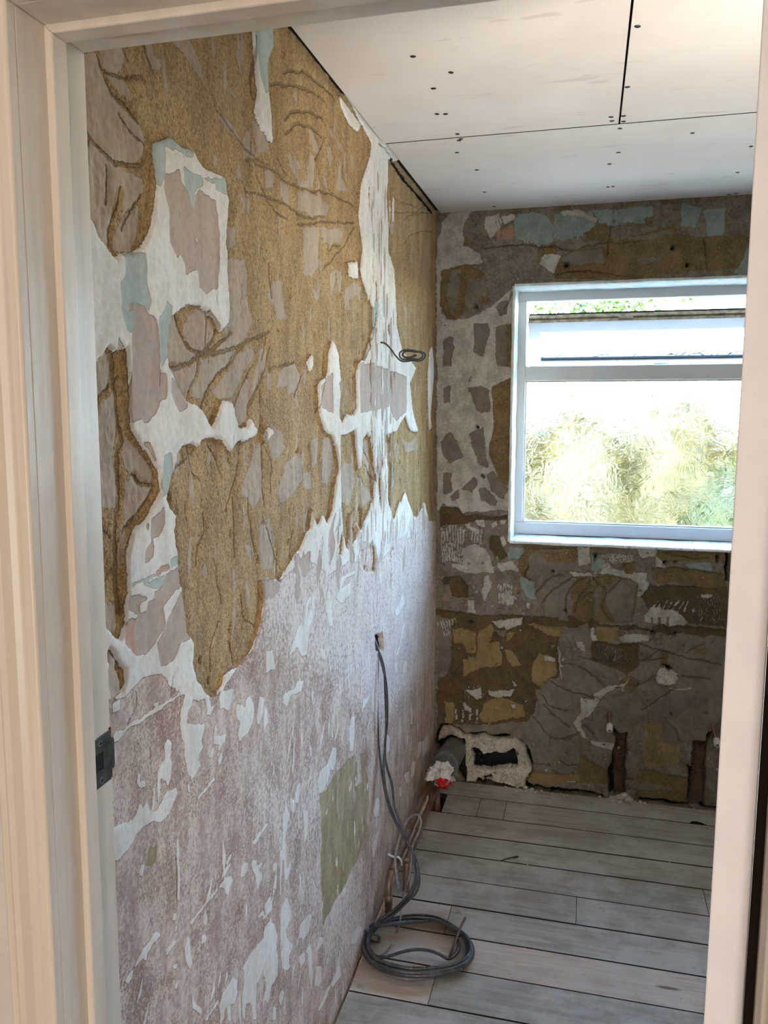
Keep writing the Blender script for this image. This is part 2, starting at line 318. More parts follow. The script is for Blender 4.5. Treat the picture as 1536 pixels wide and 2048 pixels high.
#@@LEFT
# ---- left wall
LEFT = '''
W O 100,0 900,0 900,1010 860,1040 840,1020 822,1060 800,1060 780,1100 750,1130 700,1120 660,1150 620,1120 560,1160 530,1165 528,1220 505,1300 470,1345 430,1395 395,1400 350,1380 320,1345 280,1350 250,1385 215,1395 150,1400
p O 500,1000 872,960 872,1350 760,1480 640,1400 560,1330 500,1320
p U 500,400 800,0 1300,0 1400,900 1100,1300 900,1000
p R 0,600 500,500 1000,600 900,1306 300,1306 0,1000
S O 150,60 572,20 690,180 745,285 745,298 736,330 724,365 719,420 721,457 727,496 722,540 732,580 742,600 754,624 750,655 742,681 729,722 719,724 714,744 716,817 706,830 694,828 685,845 680,832 682,760 678,702 667,681 660,700 656,749 645,760 639,775 642,827 654,864 667,871 674,898 680,937 672,970 667,1021 656,1047 648,1030 638,1049 630,1030 628,1018 625,1057 615,1070 602,1098 588,1122 560,1161 525,1161 529,1198 521,1250 503,1299 481,1334 465,1342 452,1349 445,1370 432,1393 417,1391 395,1366 385,1322 385,1284 373,1262 364,1198 357,1148 356,1111 347,1064 351,1030 338,1015 334,1000 345,950 356,911 366,890 384,885 397,892 408,877 426,871 447,877 465,905 478,885 496,885 520,866 504,835 496,856 481,856 468,804 449,804 439,830 425,851 410,819 395,806 376,801 360,775 348,749 337,715 336,681 343,632 358,621 384,611 403,608 413,619 431,637 444,668 462,648 461,606 457,559 456,500 453,483 458,404 452,358 405,332 387,300 345,276 310,283 313,330 317,373 313,410 307,441 285,493 270,503 241,503 233,513 205,477 179,425 150,420
S O 776,321 777,430 778,500 790,540 792,585 794,650 805,697 833,736 820,767 825,819 838,866 820,858 812,832 792,864 773,869 776,950 776,1000 789,1042 802,1000 823,1034 836,1034 849,1005 859,1044 880,1040 880,420 800,320
S O 682,872 711,862 713,900 718,940 722,935 727,880 735,866 745,880 752,950 747,1000 734,1034 718,1070 700,1101 693,1094 687,1065 682,1005 682,940
S O 193,733 218,694 233,700 254,694 257,741 262,793 262,858 285,892 317,937 322,983 304,1015 294,1032 267,1054 254,1106 252,1173 247,1247 233,1275 212,1252 185,1252 150,1200 150,760
S E 215,1310 270,1380 270,1460 230,1530 235,1450 200,1370; 140,1210 210,1280 190,1310 130,1300
S Q 860,380 940,345 962,380 962,540 920,555 870,520 850,460; 1090,335 1100,380 1085,455 1072,400; 700,250 718,280 705,420 680,430
W Z 30,30 200,0 192,200 150,350 160,600 185,950 130,870 40,710 70,560 50,250; 705,590 860,790 840,860 780,810 720,690
W D 760,15 830,15 835,150 765,130; 490,715 492,800 470,860 442,790; 20,1210 75,1300 50,1350 0,1370 0,1240; 150,1280 190,1300 190,1350 140,1410 125,1360
W O 806,1000 812,985 830,1040 800,1080
W D 1385,690 1400,660 1415,850 1390,1200 1400,1290 1380,1310 1375,1000 1370,860
B Z 40,40 200,10 190,200 150,350 160,520 130,560 90,430 60,250; 
B A 615,935 750,905 910,1000 900,1040 690,960 690,1180 660,1300 640,1280; 830,1130 970,1200 1100,1230 1160,1230 1170,1350 1120,1330 1000,1250 920,1300 905,1440 880,1370 850,1320
W A 690,1040 810,1110 800,1160 760,1150 700,1190; 810,1150 840,1160 840,1250 820,1230; 980,1200 1080,1260 1080,1390 1040,1360 980,1300
M A 690,1200 760,1160 805,1160 815,1230 835,1270 870,1310 900,1440 915,1440 930,1330 960,1300 1000,1340 1080,1400 1110,1650 1112,1925 850,1925 850,1870 810,1780 780,1800 735,1700 730,1500 690,1300
M C 1115,-10 1100,160 1090,220 1040,240 1010,262 960,222 945,100 925,35 880,20 870,-10
W A 925,1660 945,1690 935,1710 915,1690
B A 380,1790 540,1800 550,1925 390,1925
B C 395,-10 545,-10 550,200 575,330 560,400 520,370 455,330 460,400 470,500 440,560 400,540 360,440 345,180 390,130
B C 700,300 730,350 725,700 660,800 650,640 640,470; 680,1500 740,1490 740,1650 720,1780 680,1820 660,1700
B E 490,590 560,590 590,620 560,680 500,700 400,660 310,700 310,680; 640,480 700,440 712,500 640,540
M C 460,350 520,360 560,430 620,460 645,620 650,750 640,860 700,870 700,1040 640,1070 620,1170 590,1200 560,1250 500,1220 440,1250 430,1100 430,600 470,500; 740,900 800,970 870,1070 850,1140 790,1165 760,1100 735,1010; 410,350 445,345 440,390 420,400; 520,1390 570,1400 620,1540 580,1480; 330,590 375,660 330,680; 845,350 900,345 870,380
M E 480,150 560,110 590,70 590,200 540,290 490,310 510,380 495,450 440,480 440,410 485,330 475,240; 440,180 455,190 450,230 438,220; 300,770 380,750 445,790 380,830 380,920 300,880; 600,590 710,550 722,680 640,760 570,860 590,1000 500,1160 430,1250 370,1240 270,1150 280,1000 300,960 360,960 370,920 440,920 450,830 520,800 500,740 580,680; 735,720 750,900 790,1120 710,1150 660,1280 560,1340 520,1180 600,1000 650,900; 140,1220 200,1290 200,1400 240,1500 150,1600 130,1500
R E 285,1010 340,970 350,1100 370,1240 340,1240 280,1170 260,1080
W E 300,690 720,520 720,545 310,720
R E 510,560 620,515 630,550 520,590
M D 600,900 635,860 640,1100 640,1180 560,1130 550,980; 850,800 930,790 1200,900 1200,1170 1120,1230 1060,1130 850,1170 845,960
M Q 100,620 230,640 230,700 180,760 110,740; 440,420 470,400 470,550 430,590 330,560 380,480; 650,100 690,60 690,180 620,300 600,420 610,260
W O 738,440 748,400 752,470 745,560 738,520
F A 105,245 230,225 265,400 370,640 540,780 600,940 560,1060 480,1110 380,1080 290,1020 160,870 110,780 100,500; 250,190 400,180 440,260 410,400 370,400 280,380 250,300; 300,400 420,450 490,620 400,570 330,490; 570,150 620,150 650,270 710,320 700,370 640,390 600,280; 760,140 900,120 970,220 1000,350 1035,450 960,380 830,200; 95,830 160,940 110,1090 90,1000; 170,950 290,1030 420,1140 560,1230 570,1340 500,1420 420,1500 430,1300 390,1265 340,1400 330,1550 290,1720 230,1700 150,1550 110,1300 130,1120; 340,1640 400,1540 530,1420 520,1650 470,1780 350,1770 320,1700; 1135,710 1250,800 1290,880 1330,930 1260,880 1140,760; 1225,520 1270,570 1295,610 1240,570; 1390,780 1400,760 1500,900 1530,980 1480,980 1430,950; 1330,900 1380,830 1385,1050 1320,1000; 1290,1330 1350,1370 1370,1470 1340,1460; 1200,1600 1270,1600 1260,1720 1210,1740; 1490,1150 1520,1160 1520,1280 1495,1270; 790,230 830,250 815,270
F Z 320,1020 350,1040 380,1120 370,1020 400,1060 430,1130 400,1150 420,1230 480,1230 480,1120 500,1010 530,1040 540,1120 520,1280 420,1280 350,1150; 490,850 520,850 560,960 570,1020 530,1000; 630,970 650,960 670,1070 650,1130 630,1050; 700,920 740,960 750,1020 720,1000; 720,1050 735,1100 730,1200 780,1320 700,1310 700,1260; 630,820 660,850 685,900 650,890; 750,1150 775,1190 770,1260; 600,1160 630,1290 610,1290; 400,1330 480,1310 560,1350 640,1420 620,1500 500,1500 400,1450; 440,1590 520,1570 560,1600 550,1920 460,1925 440,1800; 570,1590 640,1600 740,1620 730,1700 640,1720 590,1700; 670,1590 720,1590 710,1640 660,1640; 380,560 410,540 410,630 385,610; 270,1240 320,1250 340,1410 300,1400 260,1300; 150,1160 220,1150 210,1290 160,1290; 240,1080 290,1180 270,1180; 0,1370 30,1380 25,1480 0,1480; 800,1050 820,1060 820,1160; 60,750 130,900 180,1000 120,990 80,920; 0,830 30,850 30,980 0,950
F C 1190,-10 1340,-10 1360,150 1350,280 1400,460 1340,600 1200,720 1130,700 1250,560 1190,480 1200,300; 740,440 800,430 820,560 890,690 980,730 880,800 740,760 715,640; 970,360 1040,400 1110,560 1040,690 980,700 900,640 860,560 900,440; 720,800 900,830 1000,760 960,940 880,1080 800,950; 1010,760 1120,740 1280,700 1120,900 1020,1060 930,1050 980,900; 1290,720 1400,660 1420,720 1320,900 1240,1060 1150,1080 1100,1020 1180,900; 1430,840 1480,700 1500,760 1420,1000 1380,1050; 1270,1080 1330,960 1380,900 1370,1080 1350,1240 1300,1280 1250,1200; 170,830 250,690 290,700 300,850 280,950 200,1060 175,1080; 210,1130 340,1010 350,1250 330,1500 350,1900 210,1900 180,1300; 420,1350 500,1430 620,1600 640,1700 540,1690 440,1620 400,1500; 420,1700 470,1690 560,1740 640,1750 520,1900 410,1900; 1380,1560 1460,1400 1470,1800 1400,1900 1300,1800
F D 205,160 270,170 300,400 320,440 250,450 200,330 170,280; 440,40 480,0 560,0 560,60 510,120 450,110; 500,180 545,240 575,180 560,300 540,320; 0,640 60,680 60,740 0,840; 120,680 160,680 160,900 110,800; 250,880 300,810 370,800 420,900 410,1000 340,1050 320,960 240,980; 750,230 820,170 880,210 860,270 780,300 800,400 750,380; 690,80 730,90 720,240 700,240; 640,100 680,80 680,160 650,280; 170,870 210,890 200,1000 175,980; 0,900 20,930 0,1000; 200,1250 280,1330 300,1450 220,1540 180,1440; 590,1370 640,1360 660,1560 620,1740 580,1700; 690,950 720,900 740,960 720,1080; 700,1650 750,1550 800,1560 830,1700 780,1900 710,1850; 870,1420 940,1380 950,1650 900,1600; 860,1650 900,1750 960,1830 880,1900; 1190,1380 1250,1400 1300,1340 1310,1460 1220,1480; 1200,350 1230,370 1220,440; 1140,1400 1170,1420 1150,1560 1130,1500; 500,1380 550,1350 550,1560 510,1600; 300,1560 420,1480 440,1700 360,1800 280,1880 240,1800; 440,1640 500,1620 500,1760 450,1760
F E 0,-10 0,-10 0,-9; 120,850 240,850 230,1050 190,1080 130,1000; 1400,200 1480,150 1520,330 1500,560 1420,560 1380,400; 1280,330 1320,380 1320,480 1280,440; 320,10 440,0 400,120 320,200
g5 A 110,810 200,930 300,1040 400,1100 520,1120 600,1110;230,250 260,380 330,560 430,640 540,780
g4 A 270,380 380,430 470,445 570,430;290,1100 290,1400;170,930 110,1100;560,1350 480,1450 400,1600;400,1300 370,1430 310,1600 300,1800;390,720 470,850 590,960;1130,700 1250,850 1400,1030 1536,1110;550,150 600,280 640,390;1400,100 1400,560;410,200 470,330
g5 Z 200,490 350,490 500,540 620,620;300,390 450,400 600,500 690,600;310,870 370,810 430,795 520,830 600,900;310,760 370,710 480,690 580,740 620,800
g4 Z 0,1060 150,1120 250,1180 350,1260 480,1300 600,1320 720,1370 830,1420;0,1320 150,1340 300,1400 400,1480 500,1510 600,1500;400,1560 550,1550 700,1550 830,1560;600,1900 700,1800 830,1600;640,1850 650,1750 720,1730;400,1560 395,1480;250,1050 320,1190;620,900 560,1030 540,1060;80,1180 220,1450 330,1530
g3 Z 1060,1480 1200,1480 1300,1470 1400,1400;1170,1700 1190,1560 1280,1490 1390,1480;1190,1900 1210,1700 1300,1630 1420,1620;1100,1350 1200,1400 1300,1430
g5 C 800,400 830,540 900,660 1000,715 1130,715 1250,690 1350,630 1450,590 1536,560;1040,390 1110,500 1110,600 1030,700 900,800 800,825 720,780;1250,560 1120,680 1000,730;1380,600 1250,760 1130,900 1020,1080 1000,1150
g4 C 1000,740 960,900 900,1060;1420,800 1330,950 1280,1080 1240,1180;1536,680 1480,900 1400,1100 1370,1200;1050,450 1040,660;380,900 280,980 180,1130 180,1180;480,1660 540,1710 640,1730;650,1740 580,1850 520,1920;900,1420 930,1600 1000,1700;960,1450 860,1560 760,1650;1060,1400 1130,1560 1160,1640;1310,1420 1280,1650 1230,1830 1190,1920;1480,1200 1480,1500 1470,1750 1500,1900
g8 C 330,700 340,1000 360,1250 400,1380 370,1500 370,1900
g4 D 0,640 150,570 160,640 130,760;190,850 300,800 380,790;150,900 60,1050 20,1150;130,1000 130,1350 200,1550 190,1800;600,480 590,880 520,1250;430,900 380,1050;870,1380 930,1560;850,1640 900,1730;900,1570 960,1710;980,400 940,620 880,770;180,20 200,300;1160,1400 1130,1560 1120,1700;1310,1400 1320,1700
g7 E 250,0 250,500 260,900
g4 E 440,50 300,250;130,200 210,310;1200,0 1200,450;1310,0 1340,250 1370,500 1390,620;1440,150 1490,350 1530,480;1030,490 1080,750 1100,850;1250,780 1270,950 1360,1020;1080,1000 1030,1150 1010,1380;1160,1140 1200,1340;950,100 960,250 900,400 890,520;130,700 200,600 250,560
g3 Q 150,0 130,160 170,170;20,100 50,300 90,450;180,180 220,400 280,560;250,350 230,620;340,470 370,250
g3 O 752,300 756,400 754,520 760,640;765,560 763,700 766,900;756,1050 757,1200 756,1270;772,880 770,940 772,990;744,930 748,985;745,1180 746,1240
K O 757,286 764,284 771,298 779,312 790,330 800,343 814,360 830,380 845,398 862,418 873,430 873,422 858,404 842,384 825,364 805,336 790,316 775,296
K O 749,1270 764,1268 766,1300 752,1302
W L 780,0 830,60 825,130 790,200 780,310 830,320 900,320 930,300 940,360 915,470 940,520 890,580 880,640 905,700 870,760 830,820 800,760 770,600 770,470 735,440 725,250 740,120 760,30; 600,450 635,470 635,560 630,640 645,680 635,780 610,850 570,790 530,820 520,740 560,670 590,620 580,520; 335,770 355,780 360,840 400,820 410,870 370,880 335,840
W L 125,1240 200,1200 290,1190 330,1120 360,1030 390,1060 430,1030 460,1080 480,1110 520,1080 570,960 600,910 690,870 700,910 670,1000 640,1080 600,1160 560,1190 520,1200 490,1180 400,1220 330,1300 290,1380 240,1450 180,1500 120,1536 80,1536 80,1260
W L 485,890 497,900 490,1090 475,1100; 530,800 545,800 535,950 525,1020 520,900; 1100,0 1200,0 1195,100 1160,180 1110,150 1080,160 1075,60; 1350,60 1380,120 1390,220 1380,310 1340,380 1290,430 1265,460 1245,400 1270,300 1240,260 1225,160 1240,130 1290,150 1310,180 1320,100
W L 1440,50 1480,60 1470,200 1440,320 1415,300; 1485,150 1510,170 1515,290 1480,365 1475,250; 1045,300 1065,340 1055,400 1090,430 1135,415 1125,480 1070,550 1080,490 1035,490 1030,400; 1020,515 1030,540 1015,610 980,600; 1100,560 1105,640 1085,700 1070,650; 945,80 980,80 1000,170 1040,130 1000,220 965,225 960,150; 870,980 1020,810 1040,820 890,980; 90,120 160,60 165,160 110,190; 460,130 520,100 500,140 470,150; 130,370 200,350 320,270 560,120 700,40 780,-20 760,30 560,150 350,290 240,350 150,470 90,470
W L 1370,1390 1500,1210 1525,1210 1400,1390; 800,850 815,850 810,910; 690,1370 705,1370 715,1500 700,1536 680,1500
W M 0,0 0,0 0,0; 365,130 390,130 390,180 370,235 350,200; 690,60 705,60 715,250 712,440 700,440 700,250; 1180,30 1190,50 1150,130 1135,110; 1175,120 1180,150 1120,230 1095,235 1110,200; 1185,230 1195,260 1170,330 1150,390 1110,330 1080,320 960,480 870,580 810,680 800,670 850,590 950,470 1090,300; 935,540 960,620 950,680 920,640; 905,770 955,770 945,820 905,845; 780,790 800,810 795,880 820,1020 800,1070 770,1020 760,900; 490,760 550,760 540,790 490,830 430,920 420,1000 390,980 350,1020 300,1070 340,980 400,880; 260,1085 285,1090 270,1170 235,1215 220,1170; 650,820 690,815 640,890 590,960 590,910; 655,580 675,580 675,630 655,630; 680,680 685,720 665,735; 630,1050 680,1020 680,1060 640,1060; 670,1200 690,1170 685,1250 665,1255; 815,1340 850,1400 900,1450 895,1490 860,1470 820,1430; 1015,1190 1020,1280 985,1365 1000,1260; 940,1300 950,1330 940,1430 928,1400; 935,1536 1065,1330 1060,1370 970,1500 960,1536; 1140,1110 1150,1130 1120,1210
W U 100,1180 145,1180 150,1290 125,1380 90,1390 80,1536 60,1536 55,1420 30,1470 25,1536 -10,1536 -10,1400 20,1280; 440,650 490,680 510,780 505,900 520,1010 510,1150 460,1230 430,1370 405,1360 410,1200 385,1130 385,1070 370,1100 340,1180 320,1210 315,1350 310,1400 320,1536 290,1536 280,1400 260,1370 225,1380 215,1536 200,1450 195,1350 210,1200 205,1050 250,960 300,890 350,850 390,800 390,740; 600,430 620,470 645,580 620,650 590,720 600,800 650,860 620,960 630,1060 600,1080 560,1060 545,950 560,850 540,780 545,600 560,500; 455,420 465,500 460,560 425,590 400,570 400,480; 340,580 385,555 390,590 345,605; 385,600 430,600 400,640 380,640; 540,0 560,0 555,250 550,400 540,400; 575,0 590,0 600,200 590,265 580,200; 640,90 635,180 610,260 595,265 600,180; 810,580 830,600 800,740 760,800 710,800 720,690 750,650; 810,830 825,900 835,1100 825,1290 800,1100 795,920 775,920; 740,930 760,920 775,980 730,1060 710,980; 870,1060 910,1050 915,1170 890,1240 855,1230; 290,80 330,70 330,130 390,110 340,180 375,190 375,260 335,340 320,230 280,130; 220,110 245,110 240,190 200,230 180,240 190,160; 490,240 510,250 500,360 480,330; 470,150 500,120 510,180 480,215; 105,240 75,330 50,380 20,320 50,270; 1070,990 1080,1050 1090,1130 1040,1200 1010,1250 1000,1200 1050,1100; 1130,330 1135,370 1100,430 1090,390; 1250,680 1280,700 1260,760 1210,850 1170,850 1190,760; 960,1260 1000,1220 960,1330 890,1460 880,1450; 550,1270 575,1280 570,1340 540,1420 530,1330; 480,1410 500,1430 500,1536 470,1536; 900,790 930,790 925,850 870,920 880,850
p U 1380,300 1440,290 1430,500 1370,700 1350,560
W R 860,200 885,200 885,330 870,470 850,460 845,320; 715,450 745,450 740,560 720,620 700,600 680,700 640,780 610,800 605,700 620,620 680,560; 455,720 470,720 450,870 430,860 430,800; 390,840 425,850 415,940 400,920; 360,870 385,960 350,1130 345,1306 320,1306 330,1060 340,960; 490,930 520,940 520,1100 500,1170 495,1020; 540,420 560,440 555,520 545,500; 1060,830 1070,880 1060,960 1030,970 1020,920; 1050,1070 1060,1090 1050,1190 1020,1290 1015,1200; 840,1120 855,1120 845,1200 825,1180; 330,90 345,30 400,0 480,0 470,30 400,30 370,110; 1030,0 1040,180 1020,160 1010,40; 950,80 1000,40 990,60 940,185; 1285,300 1290,380 1280,460; 1120,340 1145,350 1150,460 1130,480; 1380,400 1400,400 1390,500; 1320,560 1350,540 1340,660 1310,680; 1260,650 1300,620 1300,710 1280,720; 1310,60 1325,260 1310,260; 1370,240 1375,290 1365,290; 1230,760 1240,800 1225,820
W Q 540,170 590,180 600,230 570,310 530,290 525,210; 660,90 690,60 680,160 650,250 630,420 600,600 630,830 640,960 620,970 590,850 580,620 610,440 640,200; 700,600 860,500 840,540 740,600 700,680 770,640 770,740 700,790 660,730 620,900; 120,1160 170,1150 185,1300 120,1320; 540,1140 580,1150 575,1230 550,1190; 1180,230 1290,230 1240,290 1180,300; 1180,720 1190,800 1130,900 1110,860; 1170,980 1190,940 1140,1190 1120,1200; 1120,1240 1130,1300 1110,1340; 1180,1230 1200,1240 1190,1310 1170,1320; 1140,1420 1150,1440 1140,1470; 370,1400 420,1390 400,1460 330,1490; 260,1500 310,1460 290,1590 255,1540; 480,720 510,740 500,880 460,980 440,1180 400,1200 370,1130 300,1190 350,1040 420,900 450,780; 430,370 445,400 435,420 420,380
W V 350,440 375,450 370,550 355,540; 450,410 470,420 470,530 440,530; 395,660 410,690 400,740 388,700; 470,1560 500,1580 490,1690 470,1640; 600,1250 630,1240 610,1400 590,1420; 640,1250 700,1180 690,1320 650,1400; 530,1480 550,1420 550,1600 530,1620; 400,1720 420,1720 410,1800; 170,1810 195,1830 190,1950 140,2000 140,1900
Y R 620,810 680,760 730,660 820,560 850,520 895,505 905,560 905,650 880,760 900,740 940,700 935,560 930,490 960,480 975,500 975,640 985,760 985,900 960,1000 985,1060 930,1200 900,1306 640,1306 630,1100 620,900
Y U 920,-30 1230,-30 1240,90 1180,180 1120,330 1050,440 1000,540 970,600 935,680 920,600 930,480 920,300
Y M 440,10 460,-30 510,-30 520,20 510,100 480,140 415,140 430,80
g3 M 690,-60 685,100 690,300 690,480
g2 L 700,0 720,120 725,300;1040,300 1030,420 1040,490;310,0 320,120 260,260 240,310
'''
def conv_left(px, py):
    h = hit(px, py, 0, 0.0); return (h[1], h[2])
yy = [0.828]
while yy[-1] < YB: yy.append(yy[-1]+min(.0075, .0017*yy[-1]**1.5))
us = np.array(yy[:-1]+[YB+.02]); vs = np.arange(-.06, HC+.03, .0036)
U, V = np.meshgrid(us, vs, indexing='ij'); U, V = U.ravel(), V.ravel()
pl = Patch(U, V, conv_left, 'WBMSFRYK', seed=1); pl.load(LEFT)
r = random.Random(5)
for k in range(240):       # small flecks of paint left on the lower part
    y = 3.2-2.35*r.random()**.8; z = r.random()*1.15
    if z > .55+.25*y: continue
    L = r.uniform(.008, .045); wd = r.uniform(.0015, .006); a = r.choice([0, 0, .5, .7])+r.uniform(-.12, .12)
    dx, dz = math.sin(a), math.cos(a)
    pl.poly('W', [(y-dx*L, z-dz*L), (y+wd, z+r.uniform(-.01, .01)), (y+dx*L, z+dz*L), (y-wd, z)], real=True)
ya_, yb_ = conv_left(741, 560)[0], conv_left(788, 560)[0]
for k in range(150):       # streaks and tears down the filled cable chase
    y = r.uniform(ya_, yb_); z = r.uniform(1.15, 2.3) if k % 3 else r.uniform(1.35, 2.25); L = r.uniform(.012, .07); wd = r.uniform(.002, .012)*(1.6 if k % 4 == 0 else 1)
    if k % 5 == 4: y = r.choice([ya_, yb_])+r.uniform(-.02, .02)
    pl.poly('MMWBSM'[k % 6] if k % 5 != 4 else r.choice('SW'), [(y, z-L), (y+wd, z-L*.3), (y+wd*.8, z+L*.5), (y, z+L), (y-wd, z+L*.2), (y-wd*.6, z-L*.6)], real=True)
for k in range(330):       # torn skim left standing on the sand coat, and pits in it
    y = r.uniform(.9, 3.2); z = r.uniform(.9, 2.38); L = r.uniform(.008, .045); wd = r.uniform(.002, .010); a = r.uniform(-.25, .25)
    pl.poly('F', [(y-a*L, z-L), (y+wd, z-L*.3), (y+wd*.6+a*L*.5, z+L*.5), (y+a*L, z+L), (y-wd*.6, z+L*.3), (y-wd, z-L*.4)], real=True, only='S')
for k in range(150):
    y = r.uniform(.9, 3.2); z = r.uniform(.9, 2.38); L = r.uniform(.0018, .0045)
    pl.poly('K', [(y-L, z), (y, z-L*1.4), (y+L, z), (y, z+L*1.4)], real=True, only='S')
for k in range(45):
    q = conv_left(r.uniform(640, 735), r.uniform(1520, 1850)); L = r.uniform(.01, .05); wd = r.uniform(.003, .012)
    pl.poly(r.choice('MWM'), [(q[0], q[1]-L), (q[0]+wd, q[1]), (q[0], q[1]+L), (q[0]-wd, q[1])], real=True, only='Y')
yl, yr = conv_left(590, 1120)[0], conv_left(850, 1050)[0]
for k in range(130):       # pale skim mottling where paint thins out below the sand coat
    y = r.uniform(yl, yr); zt_ = conv_left(640, 1130)[1] if y < ya_ else conv_left(800, 1080)[1]; z = zt_+r.uniform(-.10, .05); L = r.uniform(.01, .06); wd = r.uniform(.004, .02)
    pl.poly(r.choice('_M_'), [(y-wd*r.random(), z-L), (y+wd*r.random(), z-L*.4), (y+wd, z+L*.3), (y+wd*.3, z+L), (y-wd*.7, z+L*.5), (y-wd, z-L*.3)], real=True)
for k in range(70):
    y = r.uniform(ya_, yb_); z = r.uniform(.95, 2.25); L = r.uniform(.008, .045); pl.groove([(y-.002, z-L), (y+.002, z+L)], .0013, real=True)
for k in range(90):        # short nicks and keying marks
    y = .9+2.3*r.random(); z = r.random()*2.2; L = r.uniform(.008, .03); a = r.uniform(-.3, .3)
    pl.groove([(y-L*math.sin(a), z-L), (y+L*math.sin(a), z+L)], .0016, real=True)
st = lambda a, e=.004: np.clip(a/e*.5+.5, 0, 1)
sandm = np.maximum(st(pl.A['S']), st(pl.A['F'])); 
base_wob = .004*fbm(U, V, 3, 2, 40)
Hh = base_wob-.010*st(pl.A['S'])-.0085*st(pl.A['F'])+.0012*st(pl.A['W'])-.002*st(pl.A['Y'])-.030*st(pl.A['K'])-.0008*st(pl.A['M'])
Hh += sandm*(.0014*fbm(U, V*.8, 125, 2, 66)+.0016*fbm(U, V*.6, 60, 3, 60)+.0012*fbm(U, V, 14, 2, 61))-.0030*st(pl.G, .005)*(.4+.6*sandm)+.0004*fbm(U, V, 130, 2, 62)
at = {'c'+k: a for k, a in pl.A.items()}; at['groove'] = pl.G; at['pale'] = pl.Pale
def base_left(g, nb, nm, nc):
    v = g.math('ADD', g.math('MULTIPLY', nb, .55), g.math('MULTIPLY', nm, .45))
    c = g.mix(g.rng(v, .40, .60), srgb('#b0988a'), srgb('#dccabb'))
    sp = g.math('ADD', g.math('MULTIPLY', nc, .6), g.math('MULTIPLY', g.noise(9, 3), .4))
    c = g.mix(g.rng(sp, .50, .58, 0, .75), c, srgb('#8a6a56'))
    c = g.mix(g.rng(g.math('SUBTRACT', g.math('MULTIPLY', nm, .7), g.math('MULTIPLY', g.attr('pale'), -1.2)), .36, .52, 0, .55), c, srgb('#e6dfd9'))
    return c
MAT_LEFT = wall_material('stripped_plaster', base_left, [
    ('cW', '#d6cfc2', '#ebe8e0', 2.6, .45, .0035), ('cB', '#a6b2aa', '#bac5bc', 1.5, .2, .004), ('cM', '#ad9b8c', '#bfad9e', .4, .15, .003),
    ('cR', '#b98f7a', '#c9a48f', .4, .1, .004), ('cY', '#8d7f5c', '#ae9f7a', -.6, .4, .005),
    ('cS', '#9c7f54', '#c0a271', -2.2, 2.6, .004), ('cF', '#a69480', '#bcaa94', -1.4, .55, .010), ('cK', '#0c0a08', '#1a1612', -3, 0, .004)], '#6f5c3e')
me = grid_mesh('wall_left', us, vs, lambda a, b, h: (h, a, b), Hh, at)
link('wall_left', me, MAT_LEFT, kind='structure', label='long side wall stripped to brown sand coat, cream paint and pink plaster')
